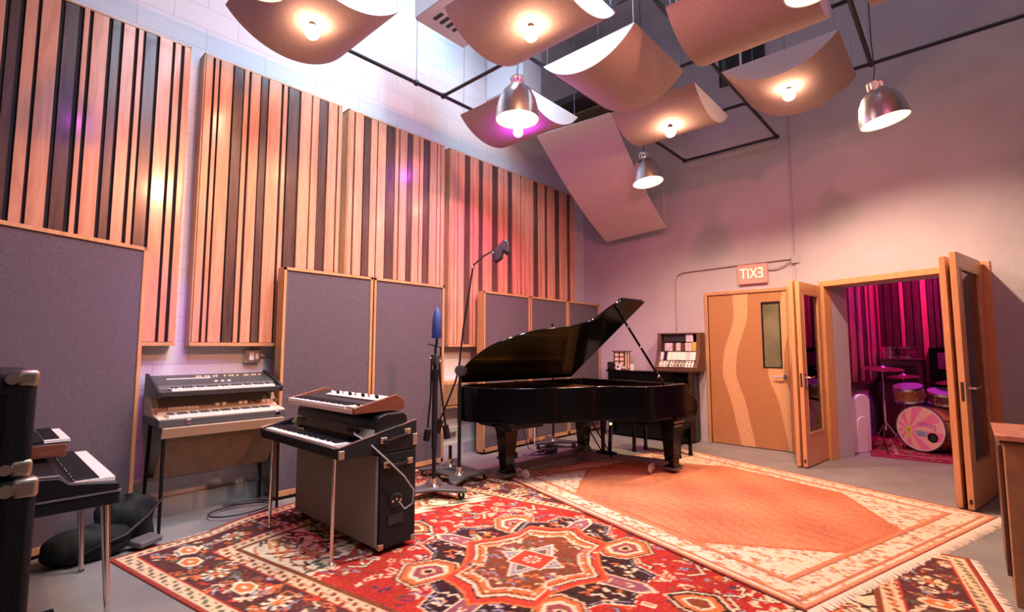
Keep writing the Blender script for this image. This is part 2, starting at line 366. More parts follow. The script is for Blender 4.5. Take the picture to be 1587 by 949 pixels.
leaf('door_3', (-1.468, 6.53), (-1.383, 7.235), 1, 2.175, False, 'outer glazed leaf folded against the left open door')
leaf('door_4', (-.014, 5.76), (.16, 6.60), -1, 2.215, True, 'right glazed door leaf with chrome lever, swung open toward the rugs')
leaf('door_5', (-.088, 5.785), (.084, 6.62), 1, 2.185, False, 'left leaf of the right folded pair, orange edge nearest the drum kit')

# exit sign (the photograph shows it mirrored)
es = thing('exit_sign', 'small mirrored red exit sign glowing above the closed door', 'sign', (-2.15, YB, 2.41))
B(-2.34, -1.955, YB-.05, YB, 2.275, 2.545).build('sign_housing', M['signface'], es, .006)
def textmesh(body, size, mtl, parent, X, ext=.004, mirror=True, name='lettering'):
    c = bpy.data.curves.new('t', 'FONT'); c.body = body; c.size = size; c.extrude = ext; c.align_x = 'CENTER'; c.align_y = 'CENTER'
    o = bpy.data.objects.new('t', c); COL.objects.link(o); bpy.context.view_layer.update()
    me = bpy.data.meshes.new_from_object(o.evaluated_get(bpy.context.evaluated_depsgraph_get())); bpy.data.objects.remove(o)
    W = WM(parent).inverted() @ X
    for v in me.vertices:
        p = Vector(v.co)
        if mirror: p.x = -p.x
        v.co = W @ p
    me.name = name; me.materials.clear(); me.materials.append(mtl)
    o = bpy.data.objects.new(name, me); COL.objects.link(o); o.parent = parent; return o
R_back = Matrix.Rotation(PI/2, 4, 'X')
textmesh('EXIT', .20, M['signrim'], es, Matrix.Translation((-2.150, YB-.051, 2.408)) @ R_back @ Matrix.Diagonal((.80, 1.16, 1, 1)), .002, name='letter_outline')
textmesh('EXIT', .19, M['signtext'], es, Matrix.Translation((-2.153, YB-.054, 2.412)) @ R_back @ Matrix.Diagonal((.80, 1.1, 1, 1)), .003)
# conduit runs and box above the door
cj = thing('junction_box', 'small square junction box on wall between the two doorways', 'electrical box', (-1.60, YB, 2.55))
B(-1.65, -1.545, YB-.055, YB, 2.50, 2.61).build('box_body', M['conduit'], cj, .004)
tag(MB().tube([(-1.615, YB-.02, 2.61), (-1.615, YB-.02, H)], .013).tube([(-1.57, YB-.02, 2.61), (-1.57, YB-.02, H)], .013).tube([(-1.61, YB-.02, 2.50), (-1.61, YB-.02, 2.2)], .008).build('wall_conduit', M['conduit']), 'pair of painted vertical conduits rising from junction box to roof', 'conduit')
tag(MB().tube([(-1.65, YB-.02, 2.57), (-2.34, YB-.02, 2.56), (-3.16, YB-.02, 2.54), (-3.25, YB-.02, 2.50), (-3.28, YB-.02, 2.40), (-3.28, YB-.02, 1.66)], .008).build('wall_conduit', M['conduit']), 'thin conduit bending down the wall behind the modular rack', 'conduit')
tag(MB().tube([(-1.66, YB-.03, 2.54), (-1.75, YB-.04, 2.49), (-1.85, YB-.04, 2.46), (-1.95, YB-.03, 2.46)], .009).build('sign_cable', M['conduit']), 'short drooping cable joining exit sign to junction box', 'cable')
# outlet box under slat panel
ob = thing('outlet_box', 'grey metal outlet box on block wall under the second slat panel', 'electrical box', (XW, 1.80, 1.30))
B(XW, XW+.06, 1.74, 1.87, 1.235, 1.355).build('box_body', M['brushed'], ob, .006)
B(XW+.06, XW+.066, 1.77, 1.81, 1.26, 1.33).box(XW+.06, XW+.066, 1.825, 1.85, 1.27, 1.32).build('socket_plate', M['white'], ob)
tag(MB().tube([(XW+.02, 1.8, 1.355), (XW+.02, 1.8, 1.42)], .01).tube([(XW+.02, 1.87, 1.29), (XW+.02, 2.6, 1.29)], .011).build('wall_conduit', M['conduit']), 'short conduit running right from the outlet box under slat panel', 'conduit')
# cabinet box on left wall between baffles
wbx = thing('wall_cabinet', 'shallow pale wooden box on left wall between the felt baffles', 'cabinet', (XW, 4.2, .62))
B(XW, XW+.20, 3.92, 4.52, .62, .96).build('box_body', M['oak'], wbx, .004)
B(XW+.2, XW+.215, 3.96, 4.48, .66, .92).build('door', M['tanwood'], wbx, .003)

# ------------------------------------------------------------------ slat panels
SL = {1: [('L', -.23, -.14), ('D', -.12, -.05), ('L', -.031, .024), ('D', .046, .097), ('L', .124, .187), ('L', .207, .305), ('D', .331, .411), ('L', .44, .471), ('L', .494, .588), ('D', .612, .663), ('L', .682, .756), ('L', .779, .812), ('D', .828, .904), ('L', .923, 1.014), ('L', 1.034, 1.077), ('L', 1.102, 1.142)],
 2: [('L', 1.270, 1.325), ('L', 1.343, 1.374), ('L', 1.389, 1.489), ('D', 1.505, 1.584), ('L', 1.591, 1.629), ('L', 1.65, 1.734), ('D', 1.746, 1.805), ('L', 1.815, 1.931), ('L', 1.954, 1.99), ('D', 2.009, 2.112), ('L', 2.129, 2.239), ('L', 2.252, 2.322), ('D', 2.33, 2.413), ('L', 2.426, 2.524), ('L', 2.541, 2.573)],
 3: [('L', 2.672, 2.724), ('L', 2.744, 2.843), ('D', 2.861, 2.932), ('L', 2.941, 3.018), ('L', 3.033, 3.137), ('D', 3.15, 3.257), ('L', 3.267, 3.313), ('L', 3.333, 3.435), ('D', 3.449, 3.512), ('L', 3.519, 3.611), ('L', 3.626, 3.677), ('D', 3.691, 3.765), ('L', 3.784, 3.887), ('L', 3.902, 3.949), ('L', 3.964, 4.016)],
 4: [('L', 4.122, 4.188), ('L', 4.197, 4.247), ('L', 4.26, 4.365), ('D', 4.376, 4.469), ('L', 4.48, 4.522), ('L', 4.536, 4.629), ('D', 4.637, 4.71), ('L', 4.721, 4.834), ('L', 4.845, 4.891), ('D', 4.899, 5.015), ('L', 5.027, 5.127), ('L', 5.147, 5.217), ('D', 5.229, 5.317), ('L', 5.334, 5.427), ('L', 5.444, 5.496)],
 5: [('L', 5.549, 5.593), ('L', 5.615, 5.705), ('L', 5.719, 5.806), ('D', 5.83, 5.924), ('L', 5.933, 5.971), ('L', 6.0, 6.087), ('D', 6.097, 6.156), ('L', 6.166, 6.292), ('L', 6.307, 6.348), ('D', 6.358, 6.473), ('L', 6.483, 6.595), ('L', 6.611, 6.687), ('D', 6.698, 6.775), ('L', 6.786, 6.90)]}
SLAB = {1: 'leftmost striped wood slat panel, behind the nearest felt baffle', 2: 'second striped wood slat panel, above the combo organ',
        3: 'third striped wood slat panel, above the twin felt baffle', 4: 'fourth striped wood slat panel, behind the tall boom microphone', 5: 'fifth and farthest striped wood slat panel, nearest the room corner'}
for k, sl in SL.items():
    y0 = sl[0][1]-.012; y1 = sl[-1][2]+.012; z0, z1 = 1.42, 4.005
    t = thing('slat_panel', SLAB[k], 'acoustic panel', (XW, (y0+y1)/2, z0), group='striped slat panels on the left wall')
    B(XW, -4.878, y0+.01, y1-.01, z0+.002, z1-.014).build('backing_board', M['slatblack'], t)
    B(XW, -4.862, y0, y0+.012, z0, z1).box(XW, -4.862, y1-.012, y1, z0, z1).box(XW, -4.845, y0, y1, z0-.03, z0).box(XW, -4.862, y0, y1, z1-.015, z1).build('outer_frame', M['oak'], t)
    a = MB(); b = MB()
    for c, p, q in sl:
        (a if c == 'L' else b).box(-4.878, -4.85 if c == 'L' else -4.858, p, q, z0+.002, z1-.02+random.uniform(-.004, .004))
    a.build('maple_slats', M['maple'], t, .002, seg=1); b.build('walnut_slats', M['walnut'], t, .002, seg=1)

# ------------------------------------------------------------------ felt baffles
def baffle(x, y0, y1, label, h=2.13, dep=.13):
    t = thing('felt_baffle', label, 'acoustic baffle', (x, (y0+y1)/2, 0), group='free-standing felt baffles')
    f = .028
    B(x-dep, x, y0, y0+f, .03, h).box(x-dep, x, y1-f, y1, .03, h).box(x-dep, x, y0, y1, h-f, h).box(x-dep, x, y0, y1, .03, .03+f+.02).build('wood_frame', M['oak'], t, .002)
    B(x-dep+.01, x-.012, y0+f, y1-f, .08, h-f).build('felt_panel', M['felt'], t)
    for q in (y0+.05, y1-.17): B(x-dep+.01, x-.01, q, q+.12, 0, .03).build('foot', M['black'], t)
    return t
baffle(-4.65, 1.94, 2.885, 'felt baffle behind the combo keyboards, left one of its pair')
baffle(-4.65, 2.90, 3.875, 'felt baffle behind the blue-topped microphone stand')
baffle(-4.65, 4.545, 5.485, 'felt baffle with thick wooden side, behind the grand piano tail')
baffle(-4.65, 5.50, 6.415, 'middle felt baffle behind the piano lid')
baffle(-4.65, 6.43, 7.34, 'farthest felt baffle standing in the room corner')
# nearest, angled baffle
gd = Vector((-.41, .91, 0)).normalized(); g0 = Vector((-4.77, .915, 0))
t = thing('felt_baffle', 'large angled felt baffle behind the chrome-legged piano at far left', 'acoustic baffle', g0, math.atan2(gd.y, gd.x), group='free-standing felt baffles')
m_ = MB(); m_.X = WM(t); f = .028
m_.box(-1.7, -1.7+f, 0, .07, .03, 2.17).box(-f, 0, 0, .07, .03, 2.17).box(-1.7, 0, 0, .07, 2.17-f, 2.17).box(-1.7, 0, 0, .07, .03, .075).build('wood_frame', M['oak'], t, .002)
m_ = MB(); m_.X = WM(t); m_.box(-1.7+f, -f, .012, .065, .07, 2.145).build('felt_panel', M['felt'], t)
for q in (-1.6, -.3):
    m_ = MB(); m_.X = WM(t); m_.box(q, q+.2, .0, .07, 0, .03).build('foot', M['black'], t)

# ------------------------------------------------------------------ ceiling clouds with globes
CZ = 4.2
def cloud(cx, cy, axis, label, sag=.23, sz=1.02, z=CZ, wires=True):
    """axis 'x': straight lines run along X, curved section along Y"""
    t = thing('acoustic_cloud', label, 'ceiling cloud', (cx, cy, z), group='curved acoustic clouds')
    R = (sz*sz/4+sag*sag)/(2*sag); n = 24; hw = sz/2; half = math.asin(hw/R)
    arc = [(R*math.sin(-half+2*half*i/n), (R*math.cos(half)-R*math.cos(-half+2*half*i/n))) for i in range(n+1)]
    sk = MB(); cp = MB()
    def pt(u_, g, zz): return (cx+g, cy+u_, z+zz) if axis == 'x' else (cx+u_, cy+g, z+zz)
    th = .012
    for u0, (a, b) in enumerate(zip(arc[:-1], arc[1:])):
        vs = [pt(a[0], -hw, a[1]), pt(a[0], hw, a[1]), pt(b[0], hw, b[1]), pt(b[0], -hw, b[1])]
        sk.add(vs, [[0, 1, 2, 3]])
    sk.build('curved_skin', M['cloud'], t)
    for g in (-hw, hw):
        cp.add([pt(a[0], g, a[1]) for a in arc], [list(range(n+1))])
    cp.add([pt(arc[0][0], -hw, 0), pt(arc[0][0], hw, 0), pt(arc[-1][0], hw, 0), pt(arc[-1][0], -hw, 0)], [[0, 1, 2, 3]])
    cp.build('end_cap', M['cloudedge'], t)
    if wires:
        wm = MB()
        for sx in (-1, 1):
            for sy in (-1, 1): wm.tube([(cx+sx*(hw-.03), cy+sy*(hw-.03), z), (cx+sx*(hw-.03), cy+sy*(hw-.03), H)], .0025, 5)
        wm.build('hanging_wire', M['wire'], t)
    return t
def globe(cx, cy, m, label, k=1.0, z=3.90, zc=CZ, sag=.23, r=.058):
    t = thing('globe_bulb', label, 'light bulb', (cx, cy, z), group='bare globe bulbs under the clouds')
    MB().ball((cx, cy, z), r, 20).build('glass_globe', m, t)
    MB().lathe([(.001, .018), (.028, .016), (.03, -.01), (.022, -.02), (.001, -.02)], (cx, cy, z+r), 16).build('lamp_socket', M['black'], t)
    mg = m is M['bulbmag']
    l = spot('globe_beam', (cx, cy, z-r-.012), (cx, cy, 0), (1.0, .18, .60) if mg else (1.0, .67, .46), (DOWN_M if mg else DOWN_W)*k, 142, .55, .05)
    l.parent = t; l.location = Vector(l.location)-Vector((cx, cy, z))
CL = [(-3.84, 1.76, 'x', 'curved fabric cloud nearest the left slat panels, at top left'), (-2.53, 3.0, 'x', 'curved fabric cloud at top centre, above the ribbed pendant lamp'),
      (-3.86, 4.36, 'x', 'curved fabric cloud lit magenta, behind the central pendant lamp'), (-2.47, 4.24, 'y', 'curved fabric cloud without a bulb, centre of the group'),
      (-2.48, 5.55, 'x', 'curved fabric cloud above the smallest pendant lamp'), (-1.17, 4.24, 'x', 'large bulbless curved fabric cloud at top right of centre'),
      (-1.18, 5.55, 'y', 'curved fabric cloud with bulb, beside the rightmost pendant lamp'), (.12, 4.30, 'x', 'pink-lit curved cloud cut by the top right edge'), (-2.5, .55, 'y', 'curved fabric cloud just above the picture top left')]
for c in CL[:8]: cloud(*c)
for bx, by, mm, lb, kk in ((-3.725, 1.70, 'bulbwarm', 'bare warm globe bulb under the top left cloud', .45), (-2.444, 2.904, 'bulbwarm', 'bare warm globe bulb under the top centre cloud', .65),
                       (-3.73, 4.192, 'bulbmag', 'magenta globe bulb hanging behind the central pendant lamp', 1.0), (-2.41, 5.40, 'bulbwarm', 'bare warm globe bulb above the smallest pendant lamp', .8),
                       (-1.154, 5.38, 'bulbwarm', 'bare warm globe bulb under the rightmost lit cloud', 1.45), (-2.5, .66, 'bulbmag', 'magenta globe bulb above the near keyboards, out of frame', .35)):
    globe(bx, by, M[mm], lb, kk)
# flat sloping panel in the corner and a flat one high up
t = thing('sloping_panel', 'flat rectangular fabric panel hung sloping in the room corner', 'ceiling cloud', (-3.9, 6.3, 3.9))
P4 = [Vector((-4.40, 5.35, 4.43)), Vector((-3.33, 5.62, 4.52)), Vector((-3.33, 7.2, 3.24)), Vector((-4.40, 7.2, 3.17))]
n = 14; m_ = MB(); rows = []
for i in range(n+1):
    s_ = i/n; a = P4[0].lerp(P4[3], s_); b = P4[1].lerp(P4[2], s_); dz = -.10*math.sin(PI*s_)
    rows.append([a+Vector((0, 0, dz)), b+Vector((0, 0, dz))])
nr = (P4[1]-P4[0]).cross(P4[3]-P4[0]).normalized()*.03
vs = []; fs = []
for a, b in rows: vs += [a, b, b+nr, a+nr]
for i in range(n):
    o = i*4
    for k in range(4): fs.append([o+k, o+(k+1) % 4, o+4+(k+1) % 4, o+4+k])
fs += [[3, 2, 1, 0], [n*4, n*4+1, n*4+2, n*4+3]]
m_.add(vs, fs).build('fabric_panel', M['flatpanel'], t)
MB().tube([P4[0], (P4[0].x, P4[0].y, H)], .0025, 5).tube([P4[1], (P4[1].x, P4[1].y, H)], .0025, 5).tube([P4[3]+Vector((0, -.05, .02)), (-4.40, 7.15, H)], .0025, 5).tube([P4[2]+Vector((0, -.05, .02)), (-3.33, 7.15, H)], .0025, 5).build('hanging_wire', M['wire'], t)

# lighting pipe grid
t = thing('pipe_grid', 'black steel pipe grid hung on wires among the ceiling clouds', 'pipe grid', (-2.3, 5, 4.2))
pr = .020; m_ = MB(); Zp = 4.25; G_ = 1.018
for x, a, b in ((-4.17, -.5, 3.95), (-2.97, 3.4, 7.13), (-1.70, .8, 7.13), (-.53, 1.0, 5.9)): MB().tube([(x*G_, a*G_, Zp), (x*G_, b*G_, Zp)], pr, 10).build('rail', M['blackmetal'], t)
m_ = MB()
for y, a, b in ((3.42, -4.17, -.53), (5.89, -2.97, 4.2), (7.13, -2.97, -1.70), (.95, -4.17, -.53), (4.66, -2.97, -.53)): MB().tube([(a*G_, y*G_, Zp), (b*G_, y*G_, Zp)], pr*.95, 10).build('cross_pipe', M['blackmetal'], t)
m_ = MB()
for x, y in ((-2.97, 7.13), (-1.70, 7.13), (-4.17, 3.42), (-.53, 5.89), (-1.7, 5.89), (-4.17, 3.05), (-2.97, 5.89)):
    MB().ball((x*G_, y*G_, Zp), .034, 12).build('pipe_clamp', M['blackmetal'], t)
m_ = MB()
for x, y in ((-2.92, 7.06), (-1.72, 7.0), (-4.17, 3.05), (-.53, 5.85), (-1.7, 4.0), (-4.17, 1.0), (-4.17, .35), (2.0, 5.89)): MB().tube([(x*G_, y*G_, Zp), (x*G_, y*G_, H)], .004, 5).build('hanging_wire', M['wire'], t)

# pendants
def pendant(x, y, zb, dia, hgt, label, tilt=0, tdir=0):
    t = thing('pendant_lamp', label, 'pendant lamp', (x, y, zb), group='spun metal pendant lamps')
    r = dia/2
    prof = [(r, 0), (r*.985, hgt*.10), (r*.94, hgt*.26), (r*.84, hgt*.46), (r*.66, hgt*.64), (r*.42, hgt*.76), (r*.30, hgt*.80)]
    R = Matrix.Translation((x, y, zb+hgt)) @ Matrix.Rotation(tdir, 4, 'Z') @ Matrix.Rotation(tilt, 4, 'Y') @ Matrix.Translation((0, 0, -hgt))
    m = MB(); m.X = R; m.lathe(prof, n=40).build('outer_shade', M['brushed'], t)
    m = MB(); m.X = R; m.lathe([(r, 0), (r-.006, .002)]+[(p[0]-.006, p[1]-.004) for p in prof[1:]], n=40).build('inner_shade', M['shadein'], t)
    m = MB(); m.X = R
    for k in range(8):
        a = 2*PI*k/8; c, s_ = math.cos(a)*r*.30, math.sin(a)*r*.30
        m.cyl((c, s_, hgt*.79), (c, s_, hgt*.93), .007, n=6)
    m.lathe([(.001, hgt*.93), (r*.34, hgt*.93), (r*.34, hgt*.955), (r*.12, hgt*.97), (.012, hgt*1.03), (.001, hgt*1.03)], n=24)
    m.lathe([(r*.33, hgt*.78), (r*.34, hgt*.80), (r*.2, hgt*.80)], n=24)
    m.build('vented_cap', M['brushed'], t)
    m = MB(); m.X = R; m.lathe([(.001, hgt*.78), (.02, hgt*.78), (.02, hgt*.60), (.001, hgt*.60)], n=16).build('lamp_socket', M['black'], t)
    m = MB(); m.X = R; m.ball((0, 0, hgt*.44), r*.24, 18).build('light_bulb', M['bulbpend'], t)
    MB().tube([(x, y, zb+hgt*1.02), (x+.01, y, zb+hgt*1.02+.1), (x, y, zb+hgt+.35), (x, y, H)], .0045, 6).build('cord', M['cable'], t)
pendant(-3.125, 3.50, 3.61, .43, .45, 'central polished pendant lamp in front of the magenta bulb')
pendant(-3.14, 6.14, 3.63, .414, .444, 'smallest pendant lamp, below the far cloud', math.radians(-8), 0)
pendant(-.438, 4.98, 3.24, .354, .36, 'rightmost pendant lamp hanging against the bare wall', math.radians(-10), .4)
pendant(-2.80, .97, 3.40, .30, .34, 'pendant lamp rim cut off at top left')
pendant(-.565, 3.24, 3.48, .27, .32, 'pendant lamp rim cut off at top right')

# ducts and vents under the roof
t = thing('air_duct', 'white rectangular air duct high in the back left corner', 'air duct', (-4.3, 4.5, 5))
B(-4.99, -4.27, 4.9, 5.3, 5.0, 5.9).build('duct_body', M['duct'], t, .005)
t = thing('air_duct', 'white duct drop with ribbed grille, above the left pipe rail', 'air duct', (-4.2, 3.5, 5))
B(-4.29, -3.4, 3.1, 3.82, 5.02, 5.7).build('duct_body', M['duct'], t, .005)
m_ = B(-4.28, -3.42, 3.11, 3.81, 4.995, 5.02); m_.build('grille_frame', M['ventwood'], t)
m_ = MB()
for k in range(4): m_.box(-4.12, -3.98, 3.22+k*.09, 3.26+k*.09, 4.985, 4.995)
m_.build('grille_slot', M['vent'], t)
t = thing('air_vent', 'dark slatted ceiling vent beside the corner panel', 'air vent', (-3.9, 5.8, 4.8))
B(-4.2, -3.55, 5.45, 6.15, 4.80, 4.9).build('vent_box', M['vent'], t)
m_ = MB()
for k in range(7): m_.box(-4.15, -3.6, 5.78+k*.05, 5.795+k*.05, 4.78, 4.80)
m_.box(-4.2, -3.55, 6.08, 6.15, 4.775, 4.80).build('vent_slats', M['tanwood'], t)
t = thing('air_vent', 'dark double louvre opening high on the back wall', 'air vent', (-2.2, 7.35, 5.4))
B(-2.50, -1.87, YB-.04, YB, 5.28, 6.0).build('vent_box', M['vent'], t)
B(-2.20, -2.17, YB-.05, YB, 5.28, 6.0).build('mullion', M['duct'], t)

# ------------------------------------------------------------------ rugs (woven pattern as a colour attribute on a fine mesh)
class Ras:
    def __init__(s, L, W, c, base): s.nx = int(L/c)+1; s.ny = int(W/c)+1; s.c = c; s.L = L; s.W = W; s.a = np.ones((s.ny, s.nx, 3))*np.array(base); s.X, s.Y = np.meshgrid(np.linspace(0, L, s.nx), np.linspace(0, W, s.ny))
    def mask(s, mk, col): s.a[mk] = col
    def poly(s, pts, col):
        p = np.array(pts); x0, y0 = p.min(0); x1, y1 = p.max(0); c = s.c
        i0, i1 = max(int(x0/c), 0), min(int(x1/c)+2, s.nx); j0, j1 = max(int(y0/c), 0), min(int(y1/c)+2, s.ny)
        if i1 <= i0 or j1 <= j0: return
        X = s.X[j0:j1, i0:i1]; Y = s.Y[j0:j1, i0:i1]; ins = np.zeros(X.shape, bool); n = len(p)
        for i in range(n):
            xa, ya = p[i]; xb, yb = p[(i+1) % n]
            if ya == yb: continue
            ins ^= ((ya > Y) != (yb > Y)) & (X < (xb-xa)*(Y-ya)/(yb-ya)+xa)
        s.a[j0:j1, i0:i1][ins] = col
    def stroke(s, pts, w, col, closed=False):
        p = [np.array(q, float) for q in pts]
        if closed: p.append(p[0])
        for a, b in zip(p[:-1], p[1:]):
            d = b-a; l = np.hypot(*d)
            if l < 1e-6: continue
            d = d/l; nn = np.array([-d[1], d[0]])*w/2; e = d*w/2
            s.poly([a-e+nn, b+e+nn, b+e-nn, a-e-nn], col)
def scl(pts, c, k): return [(c[0]+(x-c[0])*k, c[1]+(y-c[1])*k) for x, y in pts]
def rug(name, label, origin, ang, ras, z0, th, group=None, wav=None, cat='rug'):
    ny, nx = ras.ny, ras.nx
    X = ras.X.ravel(); Y = ras.Y.ravel(); Z = np.full(X.shape, th)
    Z = Z+.0015*np.sin(X*9)*np.sin(Y*7)
    if wav is not None: X, Y, Z = wav(X, Y, Z)
    co = np.stack([X, Y, Z], 1); me = bpy.data.meshes.new(name)
    idx = np.arange(nx*ny).reshape(ny, nx); q = np.stack([idx[:-1, :-1], idx[:-1, 1:], idx[1:, 1:], idx[1:, :-1]], -1).reshape(-1, 4)
    bd = np.concatenate([idx[0, :], idx[1:, -1], idx[-1, -2::-1], idx[-2:0:-1, 0]]); nb = len(bd)
    lo = co[bd].copy(); lo[:, 2] = 0; base = nx*ny; ring = np.arange(nb)+base
    q2 = np.stack([bd, ring, np.roll(ring, -1), np.roll(bd, -1)], -1)
    allco = np.concatenate([co, lo]); allq = np.concatenate([q, q2])
    me.vertices.add(len(allco)); me.vertices.foreach_set('co', allco.astype(np.float32).ravel())
    me.loops.add(len(allq)*4); me.loops.foreach_set('vertex_index', allq.astype(np.int32).ravel())
    me.polygons.add(len(allq)); me.polygons.foreach_set('loop_start', (np.arange(len(allq))*4).astype(np.int32)); me.polygons.foreach_set('loop_total', np.full(len(allq), 4, np.int32))
    me.update(calc_edges=True)
    at_ = me.color_attributes.new('Col', 'FLOAT_COLOR', 'POINT')
    col = ras.a.reshape(-1, 3); col = np.concatenate([col, col[bd]]); rgba = np.concatenate([col, np.ones((len(col), 1))], 1)
    at_.data.foreach_set('color', rgba.astype(np.float32).ravel()); me.materials.append(M['rug'])
    o = bpy.data.objects.new(name, me); COL.objects.link(o); o.location = (origin[0], origin[1], z0); o.rotation_euler = (0, 0, ang)
    return o
RED = (.44, .035, .022); RED2 = (.56, .06, .028); CRM = (.80, .62, .38); CRM2 = (.72, .50, .28); DRK = (.045, .018, .016); NAV = (.055, .045, .075); BLU = (.30, .27, .30); BRN = (.22, .06, .025); ORG = (.62, .17, .05); GRN = (.13, .12, .07)
rg = random.Random(11)
def specks(R, test, n, cols, smin=.012, smax=.045, rr=rg):
    for _ in range(n):
        x = rr.uniform(.05, R.L-.05); y = rr.uniform(.05, R.W-.05)
        if not test(x, y): continue
        c = rr.choice(cols); k = rr.random(); a = rr.uniform(smin, smax); th = rr.choice([0, PI/4, -PI/4, PI/2, .3, -.4]); cs, sn = math.cos(th), math.sin(th)
        def T(q): return [(x+(u*cs-v*sn), y+(u*sn+v*cs)) for u, v in q]
        if k < .35: R.poly(T([(-a, 0), (0, a*.45), (a, 0), (0, -a*.45)]), c)
        elif k < .55: R.stroke(T([(-a*1.2, -a*.3), (0, a*.4), (a*1.2, -a*.2)]), .016, c)
        elif k < .72: R.stroke(T([(-a, -a*.6), (-a*.3, a*.5), (a*.3, -a*.5), (a, a*.6)]), .014, c)
        elif k < .86:
            for q in range(5): t_ = 2*PI*q/5; R.poly([(x+a*.7*math.cos(t_)+.012*math.cos(p_*PI/3), y+a*.7*math.sin(t_)+.012*math.sin(p_*PI/3)) for p_ in range(6)], c)
        else: R.stroke(T([(-a, -a*.5), (a, -a*.5), (a, a*.5), (-a, a*.5)]), .012, c, True)
def rosette(R, x, y, r, col, core, n=8):
    for q in range(n):
        t_ = 2*PI*q/n; R.poly([(x+r*math.cos(t_-.22), y+r*math.sin(t_-.22)), (x+r*1.12*math.cos(t_), y+r*1.12*math.sin(t_)), (x+r*math.cos(t_+.22), y+r*math.sin(t_+.22)), (x+r*.25*math.cos(t_), y+r*.25*math.sin(t_))], col)
    R.poly([(x+r*.35*math.cos(p_*PI/4), y+r*.35*math.sin(p_*PI/4)) for p_ in range(8)], core)
def heriz():
    L, W = 4.70, 3.02; R = Ras(L, W, .0115, RED)
    X, Y = R.X, R.Y; d = np.minimum(np.minimum(X, L-X), np.minimum(Y, W-Y))
    nz = np.random.RandomState(3); cx, cy = L/2, W/2
    ax = np.abs(X-cx); ay = np.abs(Y-cy); fx, fy = cx-.56, cy-.56
    blotch = (np.sin(X*3.1+1)*np.sin(Y*4.3)+np.sin(X*7.7)*np.sin(Y*5.1+2))*.12
    R.a *= (1+blotch)[..., None]
    infield = lambda x, y: abs(x-cx) < fx-.03 and abs(y-cy) < fy-.03
    def span(x, y): return (fx-abs(x-cx))/.80+(fy-abs(y-cy))/1.7
    specks(R, infield, 2300, [CRM, CRM, CRM2, BLU, NAV, ORG, BRN, CRM], .012, .04)
    # stem lines and leaves in the red field
    for _ in range(60):
        x = rg.uniform(.7, L-.7); y = rg.uniform(.7, W-.7)
        if infield(x, y):
            a = rg.uniform(0, PI); p_ = [(x, y), (x+.10*math.cos(a), y+.10*math.sin(a)), (x+.17*math.cos(a+.7), y+.17*math.sin(a+.7))]
            R.stroke(p_, .03, DRK); R.stroke(p_, .016, rg.choice([CRM, BLU, CRM]))
    for _ in range(34):
        x = rg.uniform(.7, L-.7); y = rg.uniform(.7, W-.7)
        if infield(x, y): rosette(R, x, y, .045, CRM, ORG)
    # spandrels
    S_ = (fx-ax)/.80+(fy-ay)/1.7; st = .05*np.round(np.sin((X-Y)*24))
    m0 = (S_ < 1+st) & (ax < fx) & (ay < fy); m1 = (S_ < .93+st) & (ax < fx) & (ay < fy)
    m2 = (S_ < .86+st) & (ax < fx) & (ay < fy)
    R.mask(m0, CRM); R.mask(m1, GRN); R.mask(m2, CRM)
    insp = lambda x, y: infield(x, y) and span(x, y) < .80
    for _ in range(2600):
        x = rg.uniform(.5, L-.5); y = rg.uniform(.5, W-.5)
        if insp(x, y):
            a = rg.choice([.5, .8, -.6, 2.5]); l = rg.uniform(.03, .09); b = rg.uniform(-.5, .5)
            R.stroke([(x, y), (x+l*math.cos(a), y+l*math.sin(a)), (x+l*1.8*math.cos(a+b), y+l*1.8*math.sin(a+b))], rg.uniform(.012, .026), rg.choice([ORG, BRN, DRK, GRN, ORG, RED2]))
    # medallion
    mx_, my_ = 2.31, 1.48
    def Q(pts): return [(mx_+x, my_+y) for x, y in pts]
    def fill(pts, n, cols):
        xs = [p[0] for p in pts]; ys = [p[1] for p in pts]
        for _ in range(n):
            x = rg.uniform(min(xs), max(xs)); y = rg.uniform(min(ys), max(ys)); c = rg.choice(cols); a = rg.uniform(.014, .026); k = rg.random()
            if k < .5: R.poly([(x-a, y), (x, y+a), (x+a, y), (x, y-a)], c)
            else: R.stroke([(x-a*1.5, y-a*.6), (x, y+a*.6), (x+a*1.5, y-a*.4)], .014, c)
    def shape(pts, cols, steps, core=None, nf=0, fc=(CRM, ORG, BLU)):
        P_ = Q(pts); c = (sum(p[0] for p in P_)/len(P_), sum(p[1] for p in P_)/len(P_))
        for k, cc in zip(steps, cols): R.poly(scl(P_, c, k), cc)
        if nf: fill(scl(P_, c, .62), nf, fc)
    for sx in (-1, 1):      # dark petals on the long axis, then on the short axis
        shape([(sx*.30, -.34), (sx*.52, -.40), (sx*.60, -.26), (sx*.74, -.20), (sx*.70, 0), (sx*.74, .20), (sx*.60, .26), (sx*.52, .40), (sx*.30, .34)], (RED2, CRM, DRK, BLU, DRK), (1.16, 1.09, 1.04, .95, .91), nf=46, fc=(CRM, CRM, ORG, RED2))
        shape([(-.36, sx*.36), (-.40, sx*.56), (-.24, sx*.66), (-.20, sx*.82), (0, sx*.86), (.20, sx*.82), (.24, sx*.66), (.40, sx*.56), (.36, sx*.36)], (RED2, CRM, DRK, BLU, DRK), (1.14, 1.08, 1.03, .95, .91), nf=50, fc=(CRM, CRM, ORG, BLU))
        shape([(sx*.40, -.07), (sx*.72, -.06), (sx*.80, 0), (sx*.72, .06), (sx*.40, .07)], (CRM, (.28, .10, .12), CRM, (.36, .12, .10)), (1.12, .92, .4, .3))
        shape([(-.07, sx*.45), (-.06, sx*.80), (0, sx*.90), (.06, sx*.80), (.07, sx*.45)], (CRM, (.28, .10, .12), CRM, (.36, .12, .10)), (1.12, .92, .4, .3))
